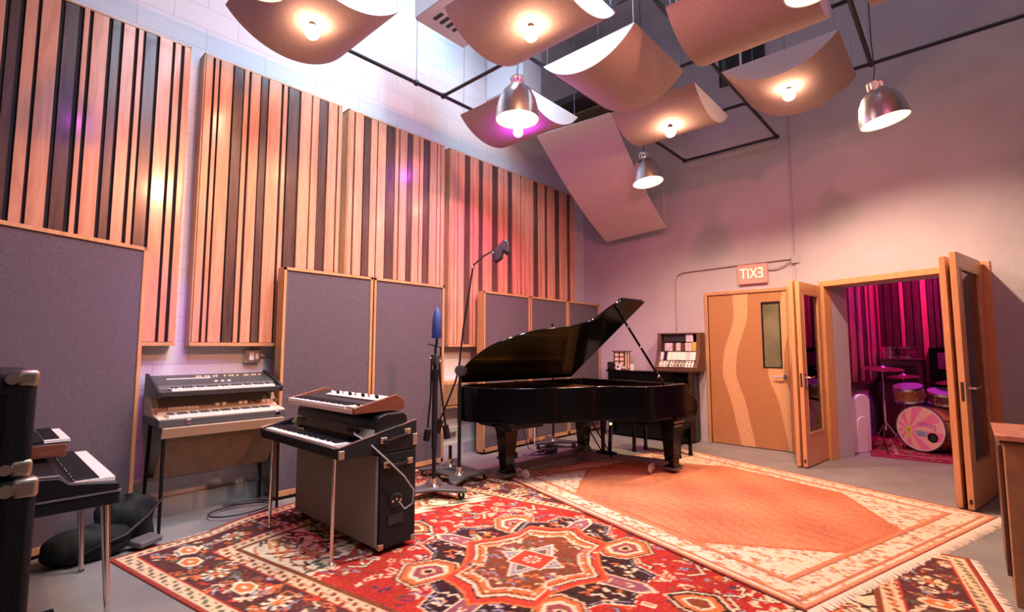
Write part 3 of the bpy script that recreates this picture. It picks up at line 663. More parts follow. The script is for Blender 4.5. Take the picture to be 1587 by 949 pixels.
        for sy in (-1, 1):
            shape([(sx*.30, sy*.44), (sx*.40, sy*.66), (sx*.52, sy*.64), (sx*.60, sy*.50), (sx*.50, sy*.36), (sx*.38, sy*.34)], (DRK, CRM2, BRN, ORG, CRM, (.30, .08, .07), CRM2, DRK), (1.35, 1.28, 1.18, 1.06, .82, .62, .3, .18))
        # anchor pendants further out with serrated dark outline
        for q in range(6):
            R.stroke([(mx_+sx*(.90+q*.035), my_-.05-.012*q), (mx_+sx*(.93+q*.035), my_-.10-.012*q)], .018, DRK); R.stroke([(mx_+sx*(.90+q*.035), my_+.05+.012*q), (mx_+sx*(.93+q*.035), my_+.10+.012*q)], .018, DRK)
        shape([(sx*.86, 0), (sx*.96, -.09), (sx*1.10, -.13), (sx*1.20, 0), (sx*1.10, .13), (sx*.96, .09)], (CRM, DRK, ORG, CRM, BRN), (1.12, 1.0, .82, .55, .42))
    ring = [(0, .60), (.12, .50), (.28, .46), (.28, .30), (.36, .14), (.47, 0), (.36, -.14), (.28, -.30), (.28, -.46), (.12, -.50), (0, -.60), (-.12, -.50), (-.28, -.46), (-.28, -.30), (-.36, -.14), (-.47, 0), (-.36, .14), (-.28, .30), (-.28, .46), (-.12, .50)]
    shape(ring, (ORG, RED2, DRK, CRM, ORG, DRK), (1.14, 1.10, 1.0, .975, .93, .90))
    shape(ring, (ORG, CRM, BRN), (.885, .80, .765), nf=0)
    fill(Q([(x*.66, y*.66) for x, y in ring]), 120, (CRM, CRM2, BLU, ORG, GRN, (.36, .10, .10)))
    for t_ in range(0, 20):
        p_ = ring[t_]; R.poly([(mx_+p_[0]*.84-.014, my_+p_[1]*.84), (mx_+p_[0]*.84, my_+p_[1]*.84+.02), (mx_+p_[0]*.84+.014, my_+p_[1]*.84), (mx_+p_[0]*.84, my_+p_[1]*.84-.02)], CRM)
    shape([(-.24, 0), (-.10, .10), (0, .30), (.10, .10), (.24, 0), (.10, -.10), (0, -.30), (-.10, -.10)], (CRM, BLU, CRM2, GRN), (1.0, .9, .72, .64))
    shape([(-.11, -.10), (.11, -.10), (.11, .10), (-.11, .10)], (CRM, RED2), (1.12, 1.0)); rosette(R, mx_, my_, .055, CRM, ORG)
    # borders
    R.mask(d < .56, DRK)
    R.mask(d < .555, BRN); R.mask(d < .52, CRM2); R.mask(d < .43, RED); R.mask(d < .415, (.10, .035, .03))
    band = lambda x, y: .13 < min(x, L-x, y, W-y) < .41
    specks(R, band, 4200, [CRM, CRM2, ORG, RED2, BLU, BRN, ORG, GRN], .012, .045)
    per = []
    for i in range(12): per += [(.28+.2+(L-.9)*i/12, .27, 0), (.28+.2+(L-.9)*i/12, W-.27, 0)]
    for i in range(8): per += [(.27, .35+(W-.6)*i/8, 1), (L-.27, .35+(W-.6)*i/8, 1)]
    for k, (x, y, v) in enumerate(per):
        if (k//2) % 2 == 0:
            h = [(x+.10*math.cos(p_*PI/3), y+.065*math.sin(p_*PI/3)) for p_ in range(6)]
            R.poly(h, CRM); R.poly(scl(h, (x, y), .74), ORG); R.poly(scl(h, (x, y), .25), CRM)
        else: rosette(R, x, y, .075, CRM, ORG)
    g1 = (d > .435) & (d < .515); R.mask(g1 & (np.sin(X*70+Y*55)*np.sin(X*31-Y*47) > .25), BRN); R.mask((d > .465) & (d < .475) & (np.sin(X*40+Y*44) > 0), ORG)
    R.mask(d < .125, RED); R.mask(d < .11, CRM2); R.mask((d > .04) & (d < .10) & (np.sin(X*75+Y*60)*np.sin(X*36-Y*52) > .2), GRN); R.mask(d < .028, (.30, .05, .03))
    # abrash and wear
    R.a *= (1+.14*np.sin(X*1.7+np.sin(Y*2)))[..., None]; R.a += nz.normal(0, .012, R.a.shape); R.a = np.clip(R.a, .004, 1); return R
HZ = heriz()
def hw(X, Y, Z):
    e = np.exp(-X/.35); X = X+.05*e*np.sin(Y*4.2); Z = Z+.012*e*np.abs(np.sin(Y*5.5)); return X, Y, Z
hz = rug('heriz_rug', '', (-4.17, .69), math.atan2(.172, .985), HZ, 0.0, .008, wav=hw)
tag(hz, 'large red oriental rug with central star medallion and dark floral border', 'rug')
def fringe(L, n, ln, org, ang, z, name='fringe', parent=None, rr=rg):
    m = MB(); X = Matrix.Translation((org[0], org[1], z)) @ Matrix.Rotation(ang, 4, 'Z'); m.X = X
    for i in range(n):
        x = L*i/n; l = ln*rr.uniform(.75, 1.05); dx = rr.uniform(-.012, .012); w = L/n*1.05
        m.add([(x, 0, 0), (x+w, 0, 0), (x+w*.8+dx, -l, -z+.003), (x+w*.2+dx, -l, -z+.003), (x, 0, z*.3), (x+w, 0, z*.3)], [[0, 1, 2, 3], [4, 3, 2, 5], [0, 3, 4], [1, 5, 2]])
    return m.build(name, M['fringe'], parent)
hs = math.atan2(.172, .985)
tag(fringe(3.0, 170, .035, (-4.17-.0*3.0, .69), hs+PI/2+PI, .006), None) if False else None
def loc2(o, x, y): c, s_ = math.cos(o[2]), math.sin(o[2]); return (o[0]+c*x-s_*y, o[1]+s_*x+c*y)
f1 = fringe(3.0, 190, .05, loc2((-4.17, .69, hs), 4.70, 0), hs+PI/2, .007, parent=hz); tag(f1, 'pale cotton fringe', kind='stuff')
f2 = fringe(3.0, 190, .04, loc2((-4.17, .69, hs), .03, 3.0), hs-PI/2, .007, parent=hz); tag(f2, 'pale cotton fringe', kind='stuff')

def pale():
    L, W = 3.2, 2.78; OR = (.60, .22, .11); R = Ras(L, W, .0115, OR); X, Y = R.X, R.Y
    CR = (.78, .60, .42)
    nz = np.random.RandomState(5)
    # streaky orange field, lines running along the long side
    f = .5+.5*np.sin(Y*150+2*np.sin(X*3)); R.a = np.where((f > .7)[..., None], np.array((.48, .14, .06)), np.array(OR))
    R.a *= (1+.22*np.sin(X*5.1+2*np.sin(Y*1.7))*np.sin(Y*6.3))[..., None]
    d = np.minimum(np.minimum(X, L-X)*1.0, np.minimum(Y, W-Y))
    hexp = [(.30, .97), (.30, 1.75), (1.0, 2.38), (2.2, 2.38), (2.9, 1.75), (2.9, .97), (2.25, .30), (.90, .30)]
    R2 = Ras(L, W, .0115, (0, 0, 0)); R2.poly(hexp, (1, 1, 1)); inside = R2.a[..., 0] > .5
    R3 = Ras(L, W, .0115, (0, 0, 0)); R3.poly(scl(hexp, (1.6, 1.35), 1.03), (1, 1, 1)); edge = (R3.a[..., 0] > .5) & ~inside
    R.mask(~inside, CR)
    tst = lambda x, y: True
    keep = R.a.copy()
    specks(R, tst, 3600, [(.52, .24, .12), (.62, .42, .26), (.38, .17, .10), (.60, .25, .10)], .010, .024)
    R.a[inside] = keep[inside]; R.mask(edge, (.48, .15, .07))
    R.mask((d < .27) & (d > .235), (.60, .22, .10)); R.mask((d < .235) & (d > .22), (.26, .10, .06)); R.mask((d < .085) & (d > .06), (.46, .16, .08)); R.mask((d < .045), (.62, .28, .14)); R.mask(d < .02, (.30, .08, .05))
    R.a += nz.normal(0, .02, R.a.shape); R.a = np.clip(R.a, .01, 1); return R
PL = pale(); pang = math.atan2(.29, -.957)-0.0   # a axis runs along -e1 direction
# a axis = (-.957,.29), b axis must be (.29,.957): mirrored frame, so flip by building with b reversed
PL.a = PL.a[::-1]
po = (-.68+.29*2.78, 3.0+.957*2.78)
def pwav(X, Y, Z): return X, Y, Z+.004*np.exp(-((X-1.2)**2+(Y-2.2)**2)*3)
pr_ = rug('pale_rug', '', po, math.atan2(.29, -.957), PL, .0115, .008, wav=pwav)
tag(pr_, 'worn orange and cream rug lying over the red rug, toward the doors', 'rug')
a_ = math.atan2(.29, -.957); f1 = fringe(2.78, 210, .075, loc2((po[0], po[1], a_), 0, 2.78), a_-PI/2, .016, parent=pr_)
tag(f1, 'long cream fringe', kind='stuff')

def drumrug():
    R = Ras(2.2, 2.2, .014, (.30, .02, .04)); X, Y = R.X, R.Y; specks(R, lambda x, y: True, 1500, [(.5, .06, .08), (.12, .01, .03), (.55, .25, .2), (.2, .02, .05)], .02, .05)
    d = np.minimum(np.minimum(X, 2.2-X), np.minimum(Y, 2.2-Y)); R.mask((d < .3) & (d > .26), (.45, .22, .2)); R.mask((d < .06), (.25, .03, .05)); R.mask((d < .2) & (d > .17), (.08, .01, .03)); return R
dr = rug('drum_rug', '', (-.96, 7.82), math.atan2(.14, 1.0), drumrug(), 0, .008); tag(dr, 'dark red patterned rug under the drum kit', 'rug')

# ------------------------------------------------------------------ keyboards
def keys(parent, p0, p1, depth, z, into, nwhite, th=.018, black=True, flat=False):
    """key bank: front edge from p0 to p1 (xy), 'into' is the unit direction away from the player"""
    p0 = Vector((*p0, 0)); p1 = Vector((*p1, 0)); d = (p1-p0); L = d.length; d.normalize(); e = Vector((*into, 0)).normalized()
    X = Matrix(((d.x, e.x, 0, p0.x), (d.y, e.y, 0, p0.y), (0, 0, 1, z), (0, 0, 0, 1)))
    w = L/nwhite; m = MB(); m.X = X
    for i in range(nwhite): m.box(i*w+.0008, (i+1)*w-.0008, 0, depth, -th, 0)
    m.build('white_keys', M['ivory'], parent)
    if black:
        pat = [1, 1, 0, 1, 1, 1, 0]
        for i in range(nwhite-1):
            if pat[i % 7]:
                c = (i+1)*w; m = MB(); m.X = X; m.prism([(depth*.38, 0), (depth*.42, .011), (depth, .011), (depth, 0)], 'x', c-w*.28, c+w*.28).build('black_key', M['ebony'], parent)

# -- lower combo organ
og = thing('combo_organ', 'wide cream combo organ with tilted lip and knee panel, against the left wall', 'electric organ', (-4.67, 1.5, 0))
ox0, ox1, oy0, oy1 = -4.94, -4.45, .985, 1.925
B(ox0, ox1, oy0, oy1, .772, .832).build('black_case', M['greytolex'], og, .006)
B(ox0+.02, ox1-.02, oy0+.03, oy1-.03, .832, .838).build('key_bed', M['cream'], og)
# cream raised console behind the keys with curved cheeks
pr = [(ox0+.0, .835), (ox1-.16, .835), (ox1-.17, .875), (ox1-.26, .905), (ox1-.33, .97), (ox0, .97)]
MB().prism(pr, 'y', oy0+.02, oy1-.02).build('console', M['cream'], og, .006)
for y in (oy0, oy1-.05):
    MB().prism([(ox0, .83), (ox1-.03, .83), (ox1-.05, .845), (ox1-.20, .86), (ox1-.30, .985), (ox0, .985)], 'y', y, y+.05).build('cheek', M['cream'], og, .008)
keys(og, (ox1-.03, oy0+.07), (ox1-.03, oy1-.07), .135, .856, (-1, 0), 36)
for k in range(30):
    y = oy0+.10+k*.0125
    if k < 17: B(ox1-.235, ox1-.19, y, y+.009, .885, .905).build('drawbar_tab', M['creamtab'], og)
for k, (y, mm) in enumerate(((1.42, 'creamtab'), (1.47, 'creamtab'), (1.60, 'creamtab'), (1.64, 'creamtab'), (1.68, 'rosewood'), (1.74, 'rosewood'), (1.79, 'creamtab'), (1.83, 'creamtab'), (1.90, 'rosewood'))):
    B(ox1-.25, ox1-.20, y, y+.03, .89, .915).build('rocker_tab', M[mm], og)
for y in (1.16, 1.83):
    B(ox1, ox1+.010, y, y+.035, .79, .825).build('latch', M['chrome'], og, .002)
MB().prism([(-4.47, .772), (-4.43, .772), (-4.475, .69), (-4.50, .69)], 'y', 1.01, 1.90).build('front_lip', M['cream'], og, .004)
MB().prism([(-4.505, .71), (-4.525, .71), (-4.75, .36), (-4.73, .35)], 'y', 1.03, 1.89).build('knee_panel', M['tanwood'], og, .003)
for (x, y, dx, dy) in ((-4.49, 1.03, .02, -.0), (-4.90, 1.03, .0, -.02), (-4.49, 1.88, .02, .0), (-4.90, 1.88, .0, .02)):
    MB().cyl((x, y, .772), (x+dx, y+dy, 0), .014, .011).build('leg', M['black'], og)
B(-4.91, -4.89, 1.02, 1.89, .33, .36).build('cross_brace', M['black'], og)
# -- upper organ standing on it
og2 = thing('string_synthesizer', 'charcoal keyboard with pale buttons, resting on top of the cream organ', 'synthesizer', (-4.66, 1.43, .985))
ux0, ux1, uy0, uy1 = -4.93, -4.52, 1.0, 1.89
for y in (1.06, 1.83): B(ux0+.03, ux1-.05, y, y+.04, .985, .998).build('foot', M['black'], og2)
MB().prism([(ux0, .998), (ux1, .998), (ux1+.02, 1.035), (ux1-.12, 1.045), (ux1-.14, 1.075), (ux1-.24, 1.105), (ux0, 1.145)], 'y', uy0, uy1).build('case', M['greytolex'], og2, .004)
for y in (uy0-.02, uy1): MB().prism([(ux0-.0, .99), (ux1+.01, .99), (ux1+.02, 1.04), (ux1-.06, 1.075), (ux0+.04, 1.165), (ux0, 1.165)], 'y', y, y+.02).build('end_cheek', M['conc_dark'], og2, .004)
keys(og2, (ux1+.012, uy0+.07), (ux1+.012, uy1-.05), .125, 1.056, (-1, 0), 30)
tl = math.atan2(.04, -.17)
for k in range(26):
    y = uy0+.30+k*.021
    if k in (9, 10, 17): continue
    B(ux1-.34, ux1-.315, y, y+.013, 1.122, 1.136).build('push_button', M['creamtab' if k % 3 else 'gold'], og2)
B(ux1-.30, ux1-.285, 1.10, 1.42, 1.112, 1.122).build('label_strip', M['ivory'], og2)
for k in range(3): B(ux1-.20, ux1-.185, 1.42+k*.05, 1.445+k*.05, 1.088, 1.10).build('slider_cap', M['creamtab'], og2)
# -- stage piano with chrome legs and speaker cabinet (centre)
sc = thing('speaker_cabinet', 'big black cabinet with silver grille cloth under the chrome-trimmed stage piano', 'speaker cabinet', (-3.52, 2.03, 0))
cx0, cx1, cy0, cy1 = -4.13, -2.915, 1.875, 2.185
B(cx0, cx1, cy0+.02, cy1, .035, .655).build('cabinet_body', M['tolex'], sc, .008)
B(cx0+.02, cx1-.02, cy0, cy0+.022, .05, .645).build('grille_cloth', M['grille'], sc, .004)
for x in (cx0, cx1-.035):
    for y in (cy0+.02, cy1-.035):
        B(x-.002, x+.037, y-.002, y+.037, .03, .07).build('corner_cap', M['nickel'], sc, .006)
for x in (cx0+.06, cx1-.08):
    for y in (cy0+.06, cy1-.07): MB().cyl((x, y, 0), (x, y, .036), .018, n=10).build('foot', M['rubberblack'], sc)
MB().tube([(cx1, 1.93, .575), (cx1+.012, 1.945, .580), (cx1+.028, 1.98, .575), (cx1+.03, 2.06, .575), (cx1+.012, 2.10, .58), (cx1, 2.115, .58)], .010).build('handle_strap', M['leather'], sc)
for y in (1.915, 2.105): B(cx1, cx1+.012, y, y+.045, .56, .60).build('handle_cap', M['nickel'], sc, .003)
MB().lathe([(.001, .0), (.048, 0), (.05, .006), (.036, .010), (.034, -.004), (.001, -.006)], (cx1+.001, 2.02, .335), 24, (1, 0, 0)).build('jack_dish', M['conc_dark'], sc)
B(cx1, cx1+.006, 1.96, 2.08, .18, .24).build('amp_plate', M['conc_dark'], sc)
for k in range(3): MB().cyl((cx1, 1.985+k*.03, .335+(.01 if k == 1 else 0)), (cx1+.022, 1.985+k*.03, .335+(.01 if k == 1 else 0)), .008).build('jack_plug', M['chrome'], sc)

sp = thing('stage_piano', 'black stage piano with white keys and four slim chrome legs, on the silver grille cabinet', 'electric piano', (-3.52, 1.9, .66))
px0, px1 = -4.13, -2.915
side = [(1.60, .66), (1.585, .735), (2.185, .855), (2.185, .66)]
for x in (px0, px1-.022): MB().prism(side, 'x', x, x+.022).build('side_panel', M['tolex'], sp, .003)
B(px0+.022, px1-.022, 1.605, 2.185, .662, .70).build('key_bed', M['tolex'], sp)
B(px0+.022, px1-.022, 1.595, 1.607, .665, .722).build('front_rail', M['tolex'], sp)
MB().tube([(px0, 1.588, .738), (px1, 1.588, .738)], .005).build('chrome_trim', M['chrome'], sp)
for x in (px0+.0, px1-.002): MB().tube([(x, 1.588, .738), (x, 2.185, .858)], .005).build('chrome_trim', M['chrome'], sp)
B(px0+.022, px1-.022, 1.62, 1.80, .70, .715).build('key_slip', M['black'], sp)
keys(sp, (px0+.06, 1.605), (px1-.10, 1.605), .118, .742, (0, 1), 43, .022)
MB().prism([(1.724, .715), (1.724, .750), (1.82, .760), (1.82, .715)], 'x', px0+.022, px1-.022).build('fallboard', M['lacquer'], sp)
MB().prism([(1.82, .70), (1.82, .760), (1.865, .815), (1.875, .815), (1.875, .70)], 'x', px0+.022, px1-.03).build('name_panel', M['grille'], sp, .002)
for x in (px0+.13, px0+.17, px0+.21): MB().cyl((x, 1.843, .79), (x, 1.822, .80), .014, n=14).build('knob', M['chrome'], sp)
for x in (px1-.30, px1-.265, px1-.23, px1-.195): MB().cyl((x, 1.843, .79), (x, 1.82, .80), .014, n=14).build('knob', M['black'], sp)
hump = [(1.875, .70), (1.865, .815), (1.868, .865), (1.89, .898), (1.95, .915), (2.08, .917), (2.12, .89), (2.12, .70)]
MB().prism(hump, 'x', px0+.022, px1-.022).build('lid', M['leather'], sp, .008)
for x, y in ((px0+.16, 1.62), (px1-.10, 1.62)):
    MB().cyl((x, y, .662), (x-.0, y-.0, .012), .011, n=12).lathe([(.018, 0), (.018, .014), (.012, .02)], (x, y, 0), 14).build('leg', M['chrome'], sp)
MB().tube([(px1-.10, 1.62, .03), (px1-.02, 1.86, .03)], .008).build('foot_brace', M['chrome'], sp)
for x in (px0+.10, px0+.14): MB().cyl((x, 2.10, .66), (x-.04, 2.16, .0), .014, n=10).build('leg', M['black'], sp)
B(px1-.005, px1+.008, 1.59, 1.63, .665, .72).build('corner_cap', M['nickel'], sp, .004)
B(px1-.005, px1+.008, 2.15, 2.19, .68, .76).build('corner_cap', M['nickel'], sp, .004)
MB().tube([(px1, 1.90, .735), (px1+.03, 1.92, .742), (px1+.03, 2.08, .768), (px1, 2.10, .775)], .011).build('side_handle', M['leather'], sp)
for y in (1.885, 2.075): B(px1, px1+.016, y, y+.05, .725+.2*(y-1.885), .765+.2*(y-1.885)).build('handle_cap', M['nickel'], sp, .003)
tag(MB().tube([(-3.09, 1.80, .80), (-3.02, 1.76, .80), (-2.93, 1.80, .76), (-2.87, 1.93, .62), (-2.86, 2.05, .50), (-2.85, 2.12, .40), (-2.86, 2.12, .31), (-2.88, 2.07, .28), (-2.892, 2.03, .335)], .006).build('audio_cable', M['greycable']), 'grey looping cable from stage piano knobs to cabinet jack', 'cable')
# -- wooden-cheeked synth on top
sy = thing('analog_synthesizer', 'small synthesizer with rosewood ends on top of the stage piano', 'synthesizer', (-3.5, 1.93, .918))
sx0, sx1 = -4.02, -2.985
for x in (sx0, sx1-.025): MB().prism([(1.735, .925), (1.73, .965), (2.06, 1.035), (2.13, .99), (2.12, .925)], 'x', x, x+.025).build('wood_cheek', M['rosewood'], sy, .003)
MB().prism([(1.75, .922), (1.745, .945), (1.87, .955), (1.88, .975), (2.05, 1.012), (2.11, .985), (2.11, .922)], 'x', sx0+.025, sx1-.025).build('case', M['conc_dark'], sy, .002)
B(sx0+.02, sx1-.02, 1.735, 1.75, .925, .952).build('front_strip', M['cream'], sy)
keys(sy, (sx0+.03, 1.738), (sx1-.13, 1.738), .10, .968, (0, 1), 36, .018)
B(sx1-.13, sx1-.028, 1.745, 1.87, .955, .97).build('bender_block', M['cream'], sy, .002)
MB().cyl((sx1-.08, 1.81, .967), (sx1-.08, 1.81, .985), .012).build('bender_knob', M['black'], sy)
MB().prism([(1.94, .993), (1.94, .999), (2.04, 1.019), (2.04, 1.012)], 'x', sx0+.24, sx1-.03).build('control_panel', M['creamtab'], sy)
for k in range(15):
    x = sx0+.28+k*.046; MB().cyl((x, 1.975+.02*(k % 2), .998), (x, 1.975+.02*(k % 2), 1.026), .011, n=10).build('knob', M['black' if k % 4 else 'white'], sy)
for x in (sx0+.1, sx1-.12): B(x, x+.03, 1.94, 2.06, .917, .924).build('foot', M['black'], sy)

# -- near keyboards at far left
wp = thing('electric_piano', 'black electric piano on tapered chrome legs beside the amplifier stack, far left', 'electric piano', (-3.85, .33, 0))
wx0, wx1, wy0, wy1 = -4.34, -3.30, .08, .58
B(wx0, wx1, wy0, wy1, .565, .63).build('lower_case', M['black'], wp, .008)
MB().prism([(wy0, .635), (wy1-.0, .635), (wy1-.005, .672), (wy1-.03, .676), (wy1-.2, .70), (wy1-.24, .735), (wy0, .755)], 'x', wx0+.005, wx1-.005).build('upper_case', M['black'], wp, .006)
MB().tube([(wx0, wy1+.002, .633), (wx1+.002, wy1+.002, .633), (wx1+.002, wy0, .633)], .006).build('chrome_trim', M['chrome'], wp)
MB().tube([(wx1-.012, wy1-.02, .681), (wx1-.012, wy1-.205, .702), (wx1-.012, wy1-.24, .745), (wx1-.012, wy0, .762)], .004).build('edge_trim', M['chrome'], wp)
keys(wp, (wx0+.04, wy1-.018), (wx1-.035, wy1-.018), .16, .70, (0, -1), 37, .02)
for (x, y, dx, dy) in ((wx1-.055, wy1-.05, .055, .03), (wx0+.18, wy1-.05, .08, .02), (wx1-.09, wy0+.06, .03, -.03), (wx0+.18, wy0+.06, -.03, -.03)):
    MB().cyl((x, y, .566), (x+dx, y+dy, .0), .022, .012, n=18).lathe([(.001, 0), (.017, 0), (.017, .012), (.012, .02)], (x+dx, y+dy, 0), 16).build('leg', M['chrome'], wp)
sk = thing('small_keyboard', 'small red-brown sided keyboard lying on top of the far left electric piano', 'keyboard', (-4.2, .25, .757))
B(-4.35, -3.80, .10, .41, .762, .835).build('wood_case', M['rosewood'], sk, .004)
B(-4.35, -3.80, .10, .42, .835, .842).build('top_plate', M['conc_dark'], sk)
keys(sk, (-4.34, .425), (-3.81, .425), .11, .856, (0, -1), 25, .016)
B(-4.34, -3.81, .105, .31, .842, .853).build('control_deck', M['black'], sk)
pd = thing('sustain_pedal', 'flat grey sustain pedal on bare floor under the far left piano', 'pedal', (-3.2, .35, 0))
MB().prism([(-3.50, .29), (-3.50, .36), (-3.22, .42), (-3.17, .39), (-3.18, .35), (-3.24, .335)], 'z', .02, .032).build('pedal_plate', M['bluegrey'], pd, .003)
B(-3.56, -3.44, .27, .38, 0, .03).build('pedal_base', M['black'], pd, .004)
# amplifier stack at left edge
def amp(name, label, x0, x1, y0, y1, z0, z1, m='tolex', corner=.05, grp=None):
    t = thing(name, label, 'amplifier', ((x0+x1)/2, (y0+y1)/2, z0), group=grp)
    B(x0, x1, y0, y1, z0+.012, z1).build('cabinet_body', M[m], t, .018, seg=3)
    B(x1-.004, x1+.004, y0+.06, y1-.06, z0+.07, z1-.06).build('back_panel', M['leather'], t)
    for y in (y0, y1-corner):
        for z in (z0+.010, z1-corner):
            B(x1-corner*.9, x1+.003, y-.003, y+corner+.003, z-.002, z+corner+.003).build('corner_cap', M['nickel'], t, .012, seg=3)
            MB().cyl((x1, y+(corner*1.25 if y == y0 else -corner*.25), z+corner/2), (x1+.005, y+(corner*1.25 if y == y0 else -corner*.25), z+corner/2), corner*.35, n=14).build('corner_cap', M['nickel'], t)
    for x in (x0+.05, x1-.07):
        for y in (y0+.05, y1-.07): B(x, x+.03, y, y+.03, z0, z0+.013).build('foot', M['rubberblack'], t)
    return t
amp('speaker_cabinet', 'tall black cabinet with metal corners at the left picture edge, lower of the stack', -2.50, -1.95, -.42, .155, 0, 1.005)
amp('amplifier_head', 'black amplifier head with metal corners on top of the left edge stack', -2.46, -1.96, -.40, .140, 1.005, 1.305, corner=.042)
t = thing('road_case', 'rounded dark grey case nearest the lens at the left edge', 'case', (-1.6, -.3, 0))
B(-1.75, -1.45, -.62, .012, .01, 1.045).build('case_body', M['greytolex'], t, .05, seg=4)
B(-1.74, -1.44, -.61, .014, .012, .70).build('case_lid', M['tolex'], t, .03, seg=3)
for y in (-.55, -.08):
    for x in (-1.70, -1.52): MB().cyl((x, y, 0), (x, y, .02), .02, n=10).build('foot', M['rubberblack'], t)
# gig bag heap
def blob(name, m, parent, c, r, seed, n=26, flat=0.0, k=.16):
    rr = random.Random(seed); ph = [(rr.uniform(0, 6), rr.uniform(2, 5), rr.uniform(2, 5), rr.uniform(0, 6)) for _ in range(4)]
    vs = []; fs = []; mm = n//2
    for i in range(mm+1):
        a = PI*i/mm
        for j in range(n):
            t_ = 2*PI*j/n; f_ = 1+k*sum(math.sin(p[1]*t_+p[0])*math.sin(p[2]*a+p[3]) for p in ph)/2
            ex = lambda v, e=.75: math.copysign(abs(v)**e, v)
            z = ex(math.cos(a))*r[2]*f_
            vs.append((c[0]+ex(math.sin(a)*math.cos(t_))*r[0]*f_, c[1]+ex(math.sin(a)*math.sin(t_))*r[1]*f_, max(c[2]+z, .004)))
    for i in range(mm):
        for j in range(n): fs.append([i*n+j, (i+1)*n+j, (i+1)*n+(j+1) % n, i*n+(j+1) % n])
    return MB().add(vs, fs).build(name, m, parent, smooth=60)
gb = thing('gig_bag', 'slumped black padded instrument bag on floor in front of the angled baffle', 'bag', (-4.40, .72, 0))
blob('bag_body', M['nylon'], gb, (-4.33, .60, .09), (.15, .22, .10), 3, k=.12)
blob('bag_flap', M['nylon'], gb, (-4.47, .82, .15), (.14, .17, .17), 5, k=.16)
MB().prism([(-4.28, .80), (-4.14, .86), (-4.22, 1.0), (-4.36, .96)], 'z', .03, .07).build('folded_flap', M['nylontrim'], gb, .01)
MB().tube([(-4.20, .50, .03), (-4.17, .62, .10), (-4.20, .78, .13), (-4.30, .92, .20), (-4.42, 1.02, .26)], .012).build('strap', M['black'], gb)
tag(MB().tube([(-4.55+.16*math.cos(a/6.), 1.62+.24*math.sin(a/6.), .012+.0006*a) for a in range(0, 60)]+[(-4.6, 1.9, .03), (-4.8, 1.85, .2), (-4.86, 1.82, .6)], .006).build('coiled_cable', M['cable']), 'black cable coiled on floor beneath the cream organ', 'cable')

# ------------------------------------------------------------------ grand piano (its frame: u across, v toward the tail)
UX = Vector((.992, -.125, 0)); VX = Vector((-.125, -.992, 0)); PO = Vector((-3.08, 5.36, 0))
gp = thing('grand_piano', 'black lacquered grand piano with raised lid, on a low wheeled dolly', 'grand piano', PO)
PX = Matrix(((UX.x, VX.x, 0, PO.x), (UX.y, VX.y, 0, PO.y), (0, 0, 1, 0), (0, 0, 0, 1)))
def PMB(): m = MB(); m.X = PX; return m
def smoothc(pts, n=6):   # Catmull-Rom through points
    out = []; P = [Vector(p) for p in pts]
    for i in range(len(P)-1):
        a, b, c, d = P[max(i-1, 0)], P[i], P[i+1], P[min(i+2, len(P)-1)]
        for k in range(n):
            t = k/n; out.append(.5*((2*b)+(c-a)*t+(2*a-5*b+4*c-d)*t*t+(3*b-3*c+d-a)*t**3))
    out.append(P[-1]); return [tuple(p) for p in out]
curve = smoothc([(.765, .35), (.76, .50), (.70, .62), (.52, .74), (.38, .92), (.29, 1.15), (.22, 1.40), (.11, 1.62), (-.06, 1.80), (-.27, 1.93), (-.48, 1.985), (-.66, 1.95), (-.745, 1.86)], 5)
outline = [(-.76, -.02), (-.76, -.10), (.765, -.10)]+curve+[(-.76, 1.80)]
inner = [(x+(-.0) , y) for x, y in outline]
def offset(pts, d):
    n = len(pts); out = []
    for i in range(n):
        a = Vector(pts[i-1]); b = Vector(pts[i]); c = Vector(pts[(i+1) % n]); e1 = (b-a).normalized(); e2 = (c-b).normalized(); nn = Vector((-(e1+e2).y, (e1+e2).x))
        nn = nn.normalized() if nn.length > 1e-6 else Vector((-e1.y, e1.x)); out.append((b.x+nn.x*d, b.y+nn.y*d))
    return out
area2 = sum(outline[i][0]*outline[(i+1) % len(outline)][1]-outline[(i+1) % len(outline)][0]*outline[i][1] for i in range(len(outline)))
sg = 1 if area2 > 0 else -1
inn = offset(outline, .05*sg)
rim = PMB(); n = len(outline); zb, zt = .615, .965
vs = [(x, y, z) for z in (zb, zt) for x, y in outline]+[(x, y, z) for z in (zb, zt) for x, y in inn]
fs = []
for i in range(n):
    j = (i+1) % n; fs += [[i, j, j+n, i+n], [2*n+i, 3*n+i, 3*n+j, 2*n+j], [n+i, n+j, 3*n+j, 3*n+i], [i, 2*n+i, 2*n+j, j]]
rim.add(vs, fs).build('rim', M['lacquer'], gp, .006)
PMB().prism(inn, 'z', .80, .83).build('soundboard', M['gold'], gp)
m = PMB(); 
for u_, v0, v1 in ((-.55, .15, 1.75), (-.25, .15, 1.75), (.05, .15, 1.45), (.35, .15, .85)): m.box(u_-.02, u_+.02, v0, v1, .83, .87)
m.box(-.70, .70, .12, .2, .83, .89).build('plate_struts', M['gold'], gp)
m = PMB()
for k in range(46):
    u_ = -.68+k*.029; vend = 1.75 if u_ < -.1 else max(.45, 1.75-(u_+.1)*1.65); m.box(u_-.001, u_+.001, .2, vend, .875, .878)
m.build('strings', M['chrome'], gp)
